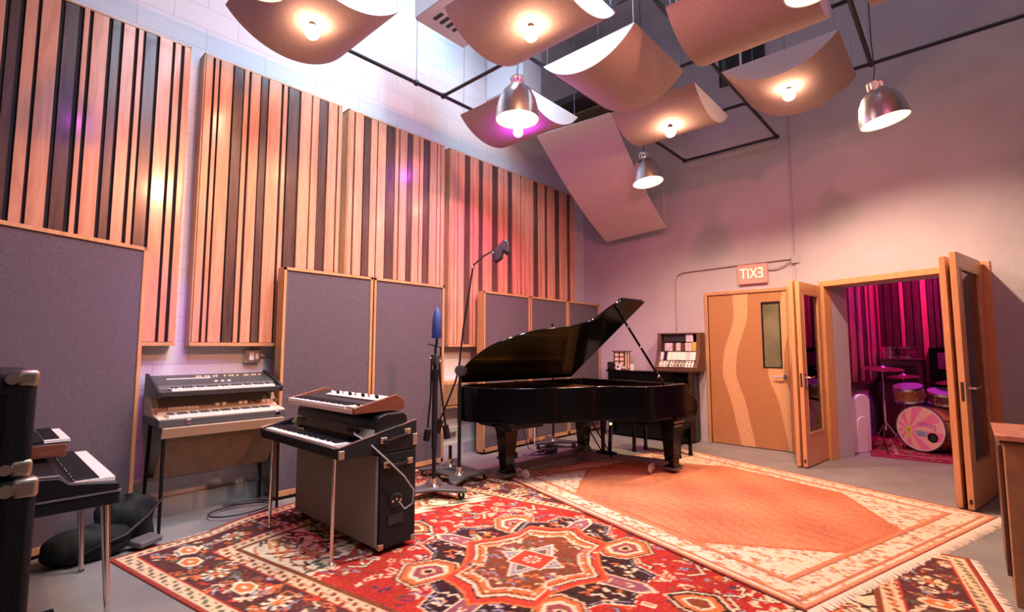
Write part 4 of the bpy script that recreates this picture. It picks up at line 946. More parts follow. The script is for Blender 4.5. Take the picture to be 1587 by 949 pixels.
# key end: arms, key bed, fallboard, keys, music desk
for u0, u1 in ((-.76, -.66), (.665, .765)):
    PMB().prism([(-.35, .64), (-.37, .70), (-.35, .78), (-.30, .82), (-.20, .86), (-.14, .965), (-.09, .965), (-.09, .62), (-.30, .62)], 'x', u0, u1).build('cheek_arm', M['lacquer'], gp, .01)
PMB().box(-.76, .765, -.34, -.08, .60, .665).build('key_bed', M['lacquer'], gp, .006)
k0 = PX @ Vector((-.65, -.325, 0)); k1 = PX @ Vector((.655, -.325, 0)); keys(gp, (k0.x, k0.y), (k1.x, k1.y), .15, .735, (VX.x, VX.y), 52, .022)
PMB().prism([(-.175, .70), (-.165, .86), (-.14, .87), (-.13, .70)], 'x', -.66, .665).build('fallboard', M['lacquer'], gp, .004)
PMB().box(-.66, .665, -.135, -.10, .70, .955).build('stretcher_board', M['lacquer'], gp)
# mouldings along the lower treble side of the key end
PMB().box(.60, .775, -.36, .10, .585, .612).build('lower_moulding', M['lacquer'], gp, .008)
# bottom braces under the rim
m = PMB().box(-.70, -.60, .2, 1.8, .585, .615)
m.build('under_beam', M['black'], gp); PMB().box(-.6, .3, .9, 1.0, .585, .615).build('under_beam', M['black'], gp)
PMB().box(-.52, .02, 1.35, 1.78, .56, .615).build('tail_leg_block', M['lacquer'], gp, .01)
# legs with double spade profile
def pleg(u_, v_, wd=.108):
    m = PMB()
    prof = [(.605, 1.55), (.57, 1.55), (.545, 1.3), (.53, 1.32), (.50, 1.15), (.30, .92), (.10, .74), (.085, .98), (.075, .98)]
    for a, b in zip(prof[:-1], prof[1:]):
        w1, w2 = wd*a[1]/2*1.35, wd*b[1]/2*1.35
        vs = [(u_+s1*w1, v_+s2*w1, a[0]) for s1, s2 in ((-1, -1), (1, -1), (1, 1), (-1, 1))]+[(u_+s1*w2, v_+s2*w2, b[0]) for s1, s2 in ((-1, -1), (1, -1), (1, 1), (-1, 1))]
        m.add(vs, [[0, 1, 2, 3], [7, 6, 5, 4]]+[[i, (i+1) % 4+0, (i+1) % 4+4, i+4] for i in range(4)])
    m.build('leg', M['lacquer'], gp, .004)
for q in ((.64, .0), (-.64, .0), (-.33, 1.55)): pleg(*q)
PMB().prism([(-.62, .615), (.10, .615), (.04, .60), (-.18, .565), (-.235, .50), (-.425, .50), (-.48, .565), (-.60, .60)], 'y', 1.47, 1.63).build('leg_bracket', M['lacquer'], gp, .004)
m = PMB()
# lyre
for u_, in ((-.17,), (-.02,)): pass
for u0, u1 in ((-.15, -.12), (.0, -.03)): PMB().prism([(u0-.01, .60), (u0+.025, .60), (u1+.02, .14), (u1-.02, .14)], 'y', .22, .25).build('lyre_post', M['lacquer'], gp, .003)
PMB().box(-.19, .04, .18, .29, .10, .15).build('lyre_box', M['lacquer'], gp, .008)
for u_ in (-.13, -.075, -.02): PMB().tube([(u_, .19, .12), (u_, .10, .105), (u_, .05, .10)], .010).build('pedal', M['nickel'], gp)
for u0, v1 in ((-.14, .62), (-.02, .62)): PMB().tube([(u0, .24, .14), (u0, v1, .60)], .008).build('lyre_brace', M['lacquer'], gp)
# lid
th_ = math.radians(37.8); ZL = .98
LX = PX @ Matrix.Translation((-.755, 0, ZL)) @ Matrix(((math.cos(th_), 0, -math.sin(th_), 0), (0, 1, 0, 0), (math.sin(th_), 0, math.cos(th_), 0), (0, 0, 0, 1)))
lid = [(0, .10), (1.475, .10)]+smoothc([(1.475, .48), (1.44, .54), (1.30, .62), (1.12, .69), (1.0, .92), (.95, 1.2), (.89, 1.43), (.77, 1.67), (.62, 1.84), (.42, 1.93), (.20, 1.95), (.05, 1.90), (0, 1.85)], 5)
m = MB(); m.X = LX; m.prism(lid, 'z', 0, .022).build('main_lid', M['lacquer'], gp, .006)
m = MB(); m.X = LX; m.box(.02, 1.47, .11, .52, .026, .046).build('folded_front_lid', M['lacquer'], gp, .006)
for v_ in (.3, 1.0, 1.65):
    m = PMB(); m.tube([(-.765, v_, .97), (-.765, v_+.09, .97)], .009, 8).build('hinge', M['gold'], gp)
tp = LX @ Vector((1.30, .42, 0)); bs = PX @ Vector((.70, .20, .955))
MB().tube([bs, tp], .013, 8).build('lid_prop', M['lacquer'], gp)
for f_ in (.12, .5, .78):
    q = bs.lerp(tp, f_); MB().ball(tuple(q), .017, 10).build('prop_collar', M['chrome'], gp)
ql = PX @ Vector((.47, .835, .60)); 
l_ = thing('indicator_light', 'tiny green indicator light glowing under the piano rim', 'indicator light', ql)
MB().ball(tuple(ql-Vector((0, 0, .012))), .012, 12).build('led_lens', M['green'], l_)
MB().cyl(tuple(ql+Vector((0, 0, 0))), tuple(ql+Vector((0, 0, .03))), .014, n=12).build('led_housing', M['black'], l_)
# dolly: three arms under the legs, casters
dl = thing('piano_dolly', 'low dark three-armed dolly with rubber casters carrying the grand piano', 'dolly', PX @ Vector((-.1, .6, 0)))
hubp = Vector((-.42, .38)); feet = [(.64, 0), (-.64, 0), (-.33, 1.55)]
for (u_, v_) in feet:
    d = Vector((u_, v_))-hubp; L_ = d.length; d.normalize(); nn = Vector((-d.y, d.x)); a = hubp; b = Vector((u_, v_))
    pts = [tuple(a+nn*.07), tuple(b+nn*.05), tuple(b-nn*.05), tuple(a-nn*.07)]
    PMB().prism(pts, 'z', .070, .118).build('arm', M['bluegrey'], dl, .004)
    PMB().box(u_-.075, u_+.075, v_-.08, v_+.08, .030, .058).build('leg_cup', M['bluegrey'], dl, .004)
    c = {(.64, 0): Vector((.53, .23)), (-.33, 1.55): Vector((-.20, 1.45))}.get((u_, v_), b-d*.17)
    for s_ in (-1, 1):
        q = c+nn*.05*s_
        PMB().lathe([(.001, -.017), (.024, -.017), (.045, -.012), (.048, 0), (.045, .012), (.024, .017), (.001, .017)], (q.x, q.y, .048+.009), 20, (d.x, d.y, 0)).build('caster_wheel', M['rubber'], dl)
    PMB().box(c.x-.03, c.x+.03, c.y-.03, c.y+.03, .06, .084).build('caster_fork', M['chrome'], dl, .003)
PMB().lathe([(.001, .080), (.10, .080), (.10, .112), (.001, .112)], (hubp.x, hubp.y, 0), 24).build('hub', M['bluegrey'], dl, .003)
# bench
bx = thing('piano_bench', 'black cushioned piano bench at the keyboard end of the grand', 'bench', (-2.98, 6.14, 0), -.12)
def BMB(): m = MB(); m.X = WM(bx); return m
BMB().box(-.38, .38, -.17, .17, .455, .515).build('cushion', M['leather'], bx, .022, seg=3)
BMB().box(-.36, .36, -.155, .155, .37, .455).build('apron', M['lacquer'], bx, .004)
for x in (-.33, .33):
    for y in (-.13, .13):
        m = BMB(); m.prism([(x-.022, .37), (x+.022, .37), (x+.016, .06), (x+.022, .05), (x+.022, 0), (x-.022, 0), (x-.022, .05), (x-.016, .06)], 'y', y-.018, y+.018); m.build('leg', M['lacquer'], bx, .002)

# ------------------------------------------------------------------ microphone stands
def stand(name, label, x, y, ang, top):
    t = thing(name, label, 'microphone stand', (x, y, 0), ang, group='heavy studio microphone stands')
    tri = []
    for k in range(3):
        a = 2*PI*k/3; c = Vector((math.cos(a), math.sin(a))); nn = Vector((-c.y, c.x))
        tri += [tuple(c*.33-nn*.035), tuple(c*.35), tuple(c*.33+nn*.035)]
        a2 = a+PI/3; tri += [(math.cos(a2)*.115, math.sin(a2)*.115)]
    m = MB(); m.X = WM(t); m.prism(tri, 'z', .062, .092).build('cast_base', M['bluegrey'], t, .008)
    for k in range(3):
        a = 2*PI*k/3; m = MB(); m.X = WM(t); cx_, cy_ = math.cos(a)*.29, math.sin(a)*.29
        m.lathe([(.001, -.012), (.024, -.012), (.032, -.008), (.032, .008), (.024, .012), (.001, .012)], (cx_, cy_, .032), 16, (-math.sin(a+.5), math.cos(a+.5), 0))
        k_ = MB(); k_.X = WM(t); k_ = k_.box(cx_-.014, cx_+.014, cy_-.014, cy_+.014, .03, .064).build('caster_fork', M['chrome'], t); m.build('caster_wheel', M['rubberblack'], k_)
    m = MB(); m.X = WM(t); m.lathe([(.075, .092), (.07, .10), (.03, .112), (.028, .16), (.001, .16)], (0, 0, 0), 24).build('pole_collar', M['chrome'], t)
    return t
def off(o, x, y): return (o.location.x+x, o.location.y+y)
# 1: counterweighted stand with blue-clothed microphone
s1 = stand('microphone_stand', 'heavy stand holding a microphone wrapped in blue cloth, pole upright', -3.715, 2.99, .35, 1.4)
x, y = -3.715, 2.99
MB().cyl((x, y, .16), (x, y, 1.25), .019, n=14).build('pole', M['black'], s1)
MB().cyl((x, y, .42), (x, y, 1.10), .026, n=14).build('outer_tube', M['blackmetal'], s1)
MB().cyl((x, y, 1.05), (x, y, 1.16), .032, n=16).build('height_clutch', M['black'], s1)
B(x-.04, x+.04, y-.025, y+.025, 1.20, 1.30).build('boom_clutch', M['conc_dark'], s1, .008)
for q in ((-.045, 1.26), (.045, 1.24), (.03, 1.21)): MB().ball((x+q[0]*.74, y+q[0]*.67, q[1]), .014, 10).build('clutch_knob', M['chrome'], s1)
rgt = Vector((.738, .674, 0))     # direction across the picture
def rp(a, z): p = Vector((x, y, z))+rgt*a; return tuple(p)
MB().tube([rp(.035, 1.28), rp(.045, 1.10), rp(.09, .72), rp(.115, .57)], .010).build('boom_arm', M['black'], s1)
MB().cyl(rp(.10, .64), rp(.125, .52), .030, n=16).build('counterweight', M['black'], s1)
MB().tube([rp(-.035, 1.24), rp(-.04, .9), rp(-.065, .62)], .009).build('boom_arm', M['black'], s1)
MB().cyl(rp(-.06, .60), rp(-.075, .50), .032, n=16).build('counterweight', M['black'], s1)
MB().tube([rp(0, 1.28), rp(0, 1.36), rp(.01, 1.40), rp(.012, 1.46)], .012).tube([rp(-.07, 1.40), rp(.0, 1.385), rp(.05, 1.37), rp(.05, 1.28)], .008).build('swivel_joint', M['black'], s1)
mc = thing('microphone', 'upright microphone hidden under pointed blue cloth cover', 'microphone', rp(.01, 1.45))
MB().lathe([(.001, 1.455), (.045, 1.455), (.050, 1.47), (.047, 1.56), (.043, 1.64), (.030, 1.70), (.010, 1.75), (.001, 1.755)], rp(.012, 0), 14).build('cloth_cover', M['bluefoam'], mc, smooth=50)
# 2: boom stand
s2 = stand('microphone_stand', 'tall boom stand leaning up in front of the fourth slat panel', -3.87, 3.44, 1.2, 1.2)
x, y = -3.87, 3.44
MB().cyl((x, y, .16), (x, y, 1.02), .018, n=14).cyl((x, y, .60), (x, y, .92), .022, n=14).build('pole', M['black'], s2)
MB().lathe([(.001, -.022), (.05, -.022), (.055, 0), (.05, .022), (.001, .022)], rp(0, 1.13), 20, (.67, -.74, 0)).build('boom_clutch', M['conc_dark'], s2)
MB().lathe([(.040, .0), (.052, .0), (.052, .008), (.040, .008)], rp(.02, 1.13), 20, (.67, -.74, 0)).build('clutch_ring', M['chrome'], s2)
MB().cyl(rp(0, 1.0), rp(0, 1.14), .015, n=12).build('upper_pole', M['black'], s2)
MB().tube([rp(-.21, .60), rp(-.05, 1.0), rp(-.012, 1.14), rp(.03, 1.55), rp(.125, 2.20)], .010, 8).build('boom_arm', M['black'], s2)
MB().cyl(rp(-.20, .63), rp(-.235, .50), .038, n=18).build('counterweight', M['black'], s2)
MB().cyl(rp(-.25, .58), rp(-.20, .62), .028, n=14).build('counterweight', M['black'], s2)
MB().tube([rp(.125, 2.20), rp(.14, 2.24), rp(.24, 2.33), rp(.36, 2.40)], .009, 8).build('gooseneck', M['black'], s2)
MB().ball(rp(.125, 2.205), .018, 10).build('elbow_joint', M['chrome'], s2)
m2 = thing('microphone', 'dark bagged microphone on the tip of the tall boom', 'microphone', rp(.42, 2.38))
def rq(a, z): return rp(a, z)
pts = [(.34, 2.37), (.45, 2.50), (.50, 2.49), (.52, 2.38), (.50, 2.33), (.45, 2.37), (.44, 2.30), (.37, 2.25), (.34, 2.27)]
m = MB(); d_ = Vector((.67, -.74, 0))*.05
vs = [tuple(Vector(rp(a, z))-d_) for a, z in pts]+[tuple(Vector(rp(a, z))+d_) for a, z in pts]; n = len(pts)
m.add(vs, [list(range(n))[::-1], list(range(n, 2*n))]+[[i, (i+1) % n, (i+1) % n+n, i+n] for i in range(n)]).build('shock_mount_bag', M['darkblue'], m2, .018, seg=3)
MB().tube([rp(.33, 2.36), rp(.36, 2.36)], .016).build('mount_collar', M['chrome'], m2)
# 3: bare base behind
s3 = stand('microphone_stand', 'low folded stand base behind the other two, near the baffle foot', -4.22, 3.62, .1, .3)
x, y = -4.22, 3.62
MB().cyl((x, y, .16), (x, y, .30), .018, n=12).build('pole', M['black'], s3)
# stand by the piano's straight side
s4 = stand('microphone_stand', 'slim black stand standing behind the piano by the baffle seam', -4.33, 5.60, .4, 1.0)
MB().cyl((-4.33, 5.60, .16), (-4.33, 5.60, 1.72), .014, n=12).build('pole', M['black'], s4)
for k, (x, y, a) in enumerate(((-4.20, 4.98, .4), (-4.12, 5.28, 1.6), (-4.28, 5.08, 2.5))):
    pass
tag(MB().tube(smoothc([(-4.30, 4.70, .01), (-4.15, 4.78, .02), (-4.02, 4.86, .09), (-3.98, 4.98, .10), (-4.06, 5.06, .03), (-4.16, 5.0, .012), (-4.25, 5.1, .05), (-4.42, 5.3, .25), (-4.47, 5.36, .62)], 5), .010).build('pale_cable', M['greycable']), 'pale cable looping on floor behind the piano dolly', 'cable')
tag(MB().tube(smoothc([(-4.25, 4.85, .012), (-4.05, 5.1, .012), (-4.1, 5.35, .012), (-4.3, 5.4, .02), (-4.45, 5.2, .03), (-4.48, 5.05, .75)], 5), .007).build('black_cable', M['cable']), 'black cable hanging down beside the middle baffle', 'cable')
def pedalbox(x, y, a, label):
    t = thing('effects_pedal', label, 'effects pedal', (x, y, 0), a)
    m = MB(); m.X = WM(t); m.prism([(-.12, 0), (.12, 0), (.12, .075), (.04, .06), (-.12, .03)], 'y', -.06, .06); m.build('housing', M['conc_dark'], t, .006)
    m = MB(); m.X = WM(t); m.lathe([(.001, 0), (.022, 0), (.022, .015), (.001, .015)], (-.05, 0, .045), 14); m.build('foot_switch', M['chrome'], t)
pedalbox(-4.12, 5.20, .4, 'dark floor pedal among cables behind the piano')
pedalbox(-4.30, 4.62, 1.3, 'dark floor pedal beside the thick-sided baffle')

# ------------------------------------------------------------------ black upright with rack and trinkets
up = thing('upright_piano', 'black upright piano against back wall beside the closed door', 'upright piano', (-3.6, 7.1, 0))
B(-4.28, -2.95, 6.98, 7.37, .03, 1.00).build('case', M['lacquer'], up, .006)
B(-4.30, -2.93, 6.95, 7.38, 1.00, 1.025).build('top_lid', M['lacquer'], up, .004)
B(-4.28, -2.95, 6.78, 6.98, .62, .74).build('key_block', M['lacquer'], up, .01)
MB().prism([(6.78, .60), (6.98, .60), (6.98, .74), (6.88, .74), (6.78, .70)], 'x', -2.985, -2.94).build('arm', M['lacquer'], up, .005)
MB().prism([(6.78, .60), (6.98, .60), (6.98, .74), (6.88, .74), (6.78, .70)], 'x', -4.29, -4.245).build('arm', M['lacquer'], up, .005)
for x in (-4.25, -3.0): MB().cyl((x, 6.82, .62), (x, 6.82, .03), .028, .018, n=14).build('leg', M['lacquer'], up)
for x in (-4.25, -3.0):
    for y in (6.82, 7.32): MB().ball((x, y, .016), .016, 10).build('caster', M['brass'], up)
rk = thing('modular_rack', 'brown wooden desktop rack full of pale synthesizer modules', 'synthesizer', (-3.15, 7.2, 1.025))
pf = [(7.36, 1.03), (7.03, 1.03), (7.02, 1.085), (7.10, 1.18), (7.155, 1.32), (7.17, 1.60), (7.36, 1.60)]
for x in (-3.50, -2.895): MB().prism(pf, 'x', x, x+.05).build('side_panel', M['brownwood'], rk, .004)
B(-3.45, -2.895, 7.04, 7.36, 1.027, 1.075).build('bottom_rail', M['brownwood'], rk, .003)
B(-3.45, -2.895, 7.17, 7.36, 1.58, 1.60).build('top_board', M['brownwood'], rk, .003)
B(-3.45, -2.895, 7.33, 7.36, 1.05, 1.58).build('back_board', M['black'], rk)
rr = random.Random(5)
def modrow(y0, z0, y1, z1, cols, x0=-3.445, x1=-2.90, gap=.004):
    xx = x0
    while xx < x1-.02:
        w_ = rr.choice([.04, .055, .07, .09]); w_ = min(w_, x1-xx)
        dy, dz = y1-y0, z1-z0; l = math.hypot(dy, dz); ny_, nz_ = -dz/l*.02, dy/l*.02
        MB().prism([(y0, z0), (y1, z1), (y1-ny_, z1-nz_), (y0-ny_, z0-nz_)], 'x', xx, xx+w_-gap).build('module', M[rr.choice(cols)], rk)
        xx += w_
modrow(7.05, 1.095, 7.115, 1.18, ['moduleface', 'moduleface', 'creamtab'])
modrow(7.12, 1.195, 7.165, 1.315, ['modulepale', 'creamtab', 'modulepale', 'black'])
modrow(7.18, 1.33, 7.185, 1.45, ['modulepale', 'modulepale', 'conc_dark', 'brownwood'], x1=-2.97)
B(-2.965, -2.90, 7.18, 7.20, 1.33, 1.46).build('module', M['yellow'], rk)
B(-3.06, -2.955, 7.19, 7.21, 1.465, 1.575).build('module', M['modulepale'], rk)
B(-3.42, -3.08, 7.21, 7.23, 1.47, 1.575).build('module', M['conc_dark'], rk)
# knobs on the lower modules
m_ = MB()
for i in range(11):
    for j in range(2): m_ = MB().cyl((-3.42+i*.048, 7.058+j*.035, 1.118+j*.042), (-3.42+i*.048, 7.040+j*.035, 1.128+j*.042), .008, n=8); m_.build('module_knob', M['black'], rk)
lt = thing('shoji_lamp', 'little black-framed lantern with eight glowing paper panes', 'lamp', (-4.12, 7.17, 1.025))
B(-4.205, -4.035, 7.09, 7.24, 1.035, 1.31).build('paper_shade', M['paper'], lt)
m_ = MB()
for x in (-4.215, -4.125, -4.035): m_.box(x-.008, x+.008, 7.078, 7.09, 1.025, 1.315)
for z in (1.03, 1.10, 1.165, 1.235, 1.30): m_.box(-4.22, -4.03, 7.078, 7.09, z-.008, z+.008)
for y in (7.09, 7.165, 7.24): m_.box(-4.035, -4.025, y-.008, y+.008, 1.025, 1.315)
m_.build('lattice', M['brownwood'], lt); B(-4.25, -4.0, 7.06, 7.27, 1.315, 1.33).build('roof_plate', M['brownwood'], lt, .003)
t = thing('tumbler', 'small pale cup beside the paper lantern', 'cup', (-3.94, 7.15, 1.025)); MB().lathe([(.001, 0), (.03, 0), (.036, .09), (.033, .09), (.028, .006), (.001, .006)], (-3.94, 7.15, 1.025), 20).build('cup_body', M['white'], t)
t = thing('clock_radio', 'tiny white cube with dark dot on the black upright', 'radio', (-4.08, 6.99, 1.025)); B(-4.12, -4.045, 6.97, 7.03, 1.025, 1.11).build('housing', M['white'], t, .006); MB().cyl((-4.083, 6.97, 1.078), (-4.083, 6.965, 1.078), .016, n=16).build('dial', M['black'], t)
t = thing('metronome_ball', 'small round grey object next to the white cube', 'ornament', (-4.0, 6.99, 1.025)); MB().ball((-4.0, 6.99, 1.059), .034, 18).build('ball_body', M['greycable'], t); MB().cyl((-4.0, 6.99, 1.025), (-4.0, 6.99, 1.03), .022).build('ring_foot', M['black'], t)
t = thing('desk_speaker', 'small black box speaker at the left end of the upright', 'speaker', (-4.27, 7.05, 1.025)); B(-4.30, -4.22, 7.0, 7.09, 1.025, 1.15).build('housing', M['black'], t, .005); MB().cyl((-4.26, 7.0, 1.085), (-4.26, 6.995, 1.085), .028, n=18).build('driver', M['conc_dark'], t)

# ------------------------------------------------------------------ cabinet at right edge
rc = thing('wooden_cabinet', 'plain brown wooden cabinet with pale top cut by the right edge', 'cabinet', (.45, 4.1, 0))
B(.125, .80, 3.84, 4.36, .0, .855).build('body', M['cabwood'], rc, .004)
MB().prism([(.10, .872), (.82, .872), (.82, .90), (.09, .90)], 'y', 3.80, 4.42).build('top_board', M['maple'], rc, .004)
B(.11, .80, 3.82, 4.38, .853, .873).build('top_moulding', M['brownwood'], rc)
B(.105, .123, 4.0, 4.36, .10, .82).build('side_rail', M['brownwood'], rc, .003)

# ------------------------------------------------------------------ drum room behind the double doors
q0 = wl(OS0, .45); 
def DX(m): return m
struct('wall_drum_left', MB().prism([(-1.30, 7.95), (-1.08, 10.5), (-1.28, 10.5), (-1.50, 7.95)], 'z', 0, 3.4), M['drywall'])
struct('wall_drum_back', B(-1.3, 2.4, 10.45, 10.6, 0, 3.4), M['drywall'])
struct('wall_drum_right', B(2.3, 2.45, 6.3, 10.6, 0, 3.4), M['drywall'])
struct('ceiling_drum', MB().prism([(-1.5, 7.75), (2.4, 6.15), (2.4, 10.6), (-1.5, 10.6)], 'z', 3.4, 3.5), M['ceiling'])
# slats on the left wall of the drum room
dv = Vector((.22, 2.55, 0)).normalized(); da = math.atan2(dv.y, dv.x)
t = thing('slat_panel', 'striped slat panel on the left wall inside the drum room', 'acoustic panel', (-1.27, 8.0, .9))
SXm = Matrix.Translation((-1.285, 8.05, 0)) @ Matrix.Rotation(da, 4, 'Z')
m = MB(); m.X = SXm; m.box(0, 2.3, -.03, 0, .88, 3.0).build('backing_board', M['slatblack'], t)
a = MB(); a.X = SXm; b = MB(); b.X = SXm; rr = random.Random(3); s_ = .01
while s_ < 2.25:
    w_ = rr.choice([.04, .06, .09]); (a if rr.random() < .62 else b).box(s_, min(s_+w_, 2.28), -.075, -.03, .89, 2.99); s_ += w_+rr.choice([.012, .03, .04])
a.build('maple_slats', M['maple'], t); b.build('walnut_slats', M['walnut'], t)
m = MB(); m.X = SXm; m.box(0, 2.3, -.08, 0, .84, .88).build('outer_frame', M['brownwood'], t)
t = thing('slat_panel', 'striped slat panel across the back wall of the drum room', 'acoustic panel', (.2, 10.4, .9))
B(-1.05, 1.6, 10.40, 10.45, .7, 3.0).build('backing_board', M['slatblack'], t)
a = MB(); b = MB(); xx = -1.03
wide = {(-.93, -.89), (-.60, -.50), (-.05, .06), (.42, .5)}
seq = []
while xx < 1.58:
    w_ = rr.choice([.05, .07, .09]); seq.append((xx, xx+w_)); xx += w_+.014
for p_, q_ in seq:
    lightit = any(abs((p_+q_)/2-c) < .045 for c in (-.70, -.47, -.13, .30, .75, 1.2))
    (a if lightit else b).box(p_, q_, 10.355 if lightit else 10.365, 10.40, .71, 2.99)
a.build('maple_slats', M['maple'], t); b.build('walnut_slats', M['walnut'], t)
B(-1.06, 1.61, 10.35, 10.45, .67, .70).build('outer_frame', M['brownwood'], t)
# arched white board leaning
t = thing('arched_panel', 'white arched moulded panel leaning just inside the doorway', 'panel', (-1.15, 7.95, 0))
arch = [(0, 0), (0, .66)]+[(.0+.17-.17*math.cos(k*PI/10), .66+.11*math.sin(k*PI/10)) for k in range(1, 10)]+[(.34, .66), (.34, 0), (.27, 0), (.27, .60), (.07, .60), (.07, 0)]
outer = [(0, 0), (.02, .66)]+[(.19-.17*math.cos(k*PI/10), .66+.10*math.sin(k*PI/10)) for k in range(1, 10)]+[(.36, .64), (.42, 0)]
ax_ = Matrix.Translation((-1.165, 7.84, .004)) @ Matrix.Rotation(math.radians(66), 4, 'Z') @ Matrix.Rotation(math.radians(4), 4, 'X')
m = MB(); m.X = ax_; m.prism(outer, 'y', 0, .05).build('moulded_shell', M['pinkwhite'], t, .01)
m = MB(); m.X = ax_; m.prism(scl(outer, (.21, 0), .62), 'y', -.012, .0).build('inner_recess', M['pinkwhite'], t, .006)
# dark cabinets
t = thing('rotary_cabinet', 'tall dark wooden cabinet in the far left corner of the drum room', 'speaker cabinet', (-.75, 9.9, 0))
B(-.98, -.50, 9.55, 10.12, .02, 1.19).build('body', M['brownwood'], t, .006); B(-1.0, -.48, 9.53, 10.13, 1.19, 1.215).build('top_board', M['brownwood'], t, .004)
m_ = MB()
for k in range(6): m_.box(-.94, -.54, 9.54, 9.552, .86+k*.045, .875+k*.045)
m_.build('louvre', M['black'], t)
for x in (-.96, -.55):
    for y in (9.58, 10.06): B(x, x+.04, y, y+.04, 0, .025).build('foot', M['black'], t)
t = thing('upright_piano', 'dark upright piano by the back wall of the drum room', 'upright piano', (.2, 10.1, 0))
B(-.42, .85, 10.02, 10.34, .03, 1.38).build('case', M['lacquer'], t, .006)
B(-.32, .75, 10.005, 10.02, 1.05, 1.30).build('upper_panel', M['pinklit'], t, .004)
B(-.42, .85, 9.76, 10.02, .70, .86).build('key_block', M['lacquer'], t, .01)
B(-.40, .83, 9.80, 10.0, .86, .90).build('key_lid', M['lacquer'], t, .01)
for x in (-.38, .80): B(x, x+.05, 9.80, 9.86, 0, .70).build('leg', M['lacquer'], t, .004)
for x in (-.38, .78): B(x, x+.05, 10.1, 10.3, 0, .032).build('foot', M['black'], t)

# ------------------------------------------------------------------ drum kit: each drum stands or hangs on its own hardware
def drum(name, label, c, axis, r, h, shell, head=None, legs=None, lugs=8, parent_cat='drum'):
    t = thing(name, label, parent_cat, c)
    ax = Vector(axis).normalized(); c = Vector(c)
    sh_ = MB().lathe([(r*.985, -h/2), (r*.985, h/2)], c, 36, ax).build('shell', shell, t)
    for s_ in (-1, 1):
        MB().lathe([(r*1.0, s_*h/2-s_*.028), (r*1.03, s_*h/2-s_*.028), (r*1.03, s_*h/2+s_*.006), (r*.985, s_*h/2+s_*.006), (r*.985, s_*h/2)], c, 36, ax).build('hoop', M['chrome'] if name != 'bass_drum' else M['pinklit'], sh_)
        MB().lathe([(.0005, s_*h/2), (r*.985, s_*h/2)], c, 36, ax).build('drum_head', head or M['drumhead'], t)
    R = Vector((0, 0, 1)).rotation_difference(ax).to_matrix()
    for k in range(lugs):
        a = 2*PI*k/lugs; d = R @ Vector((math.cos(a), math.sin(a), 0)); p = c+d*r*1.01
        MB().cyl(tuple(p-ax*h*.47), tuple(p+ax*h*.47), .005, n=6).ball(tuple(p), .014, 8).build('lug', M['chrome'], sh_)
    return t
bdc = Vector((-.40, 8.50, .30)); bda = Vector((-.46, -.88, .03)).normalized(); BO = Vector((.0, .22, 0))
t = drum('bass_drum', 'amber bass drum with pink sunburst front head, standing on the dark red rug', bdc+BO, bda, .29, .42, M['ambershell'], head=M['pinkwhite'], lugs=8)
bd_ = t
# printed front head: sunburst, badge and writing (mirrored like the photograph)
hc = bdc+BO+bda*.2115
zx = bda; up_ = Vector((0, 0, 1)); xr = up_.cross(zx).normalized(); upp = zx.cross(xr).normalized()
HX = Matrix(((xr.x, upp.x, zx.x, hc.x), (xr.y, upp.y, zx.y, hc.y), (xr.z, upp.z, zx.z, hc.z), (0, 0, 0, 1)))
pink1 = mat('pink_head_print', (.80, .18, .42), .5); pink2 = mat('peach_head_print', (.85, .38, .42), .5); skyb = mat('grey_blue_oval_print', (.28, .36, .52), .5); yel = mat('yellow_flower_print', (.62, .55, .10), .5); purp = mat('purple_lettering_print', (.30, .10, .55), .5)
sbm = MB(); sbm.X = HX; fcx, fcy = -.135, -.03; R_ = .272; nn = 18
a1 = MB(); a1.X = HX; a2 = MB(); a2.X = HX
for k in range(nn):
    A_, B_ = 2*PI*k/nn, 2*PI*(k+1)/nn
    def hit(a):
        dx, dy = math.cos(a), math.sin(a); b_ = fcx*dx+fcy*dy; c_ = fcx**2+fcy**2-R_**2; tt = -b_+math.sqrt(b_*b_-c_); return (fcx+dx*tt, fcy+dy*tt)
    P_ = [(fcx, fcy, .001)]+[(*hit(A_+(B_-A_)*q/4), .001) for q in range(5)]
    (a1 if k % 2 else a2).add(P_, [list(range(6))])
a1.build('sunburst_ray_print', pink1, t, smooth=0); a2.build('sunburst_ray_print', pink2, t, smooth=0)
def disc(cx_, cy_, rx, ry, z, m, name, n=24): q = MB(); q.X = HX; q.add([(cx_+rx*math.cos(2*PI*k/n), cy_+ry*math.sin(2*PI*k/n), z) for k in range(n)], [list(range(n))]).build(name, m, t, smooth=0)
disc(fcx, fcy, .035, .055, .002, yel, 'flower_print'); disc(fcx, fcy-.005, .012, .02, .003, M['ambershell'], 'flower_print')
q = MB(); q.X = HX; q.add([(fcx-.05, fcy-.075, .002), (fcx+.05, fcy-.062, .002), (fcx-.0, fcy-.115, .002)], [[0, 1, 2]]).build('flower_print', yel, t, smooth=0)
disc(.015, -.065, .070, .042, .002, skyb, 'oval_badge_print'); q = MB(); q.X = HX; q.add([(-.035, -.052, .003), (.06, -.050, .003), (.06, -.060, .003), (-.035, -.062, .003)], [[0, 1, 2, 3]]).add([(-.03, -.075, .003), (.06, -.073, .003), (.06, -.086, .003), (-.03, -.088, .003)], [[0, 1, 2, 3]]).build('oval_badge_print', purp, t, smooth=0)
disc(.145, -.10, .062, .062, .003, M['black'], 'port_hole'); disc(.145, -.10, .035, .045, .004, M['conc_dark'], 'port_hole')
textmesh('MOTH', .075, purp, t, HX @ Matrix.Translation((.08, .045, .003)) @ Matrix.Rotation(-.12, 4, 'Z'), .001)
textmesh('SY', .05, purp, t, HX @ Matrix.Translation((.16, -.005, .003)) @ Matrix.Rotation(-.2, 4, 'Z'), .001)
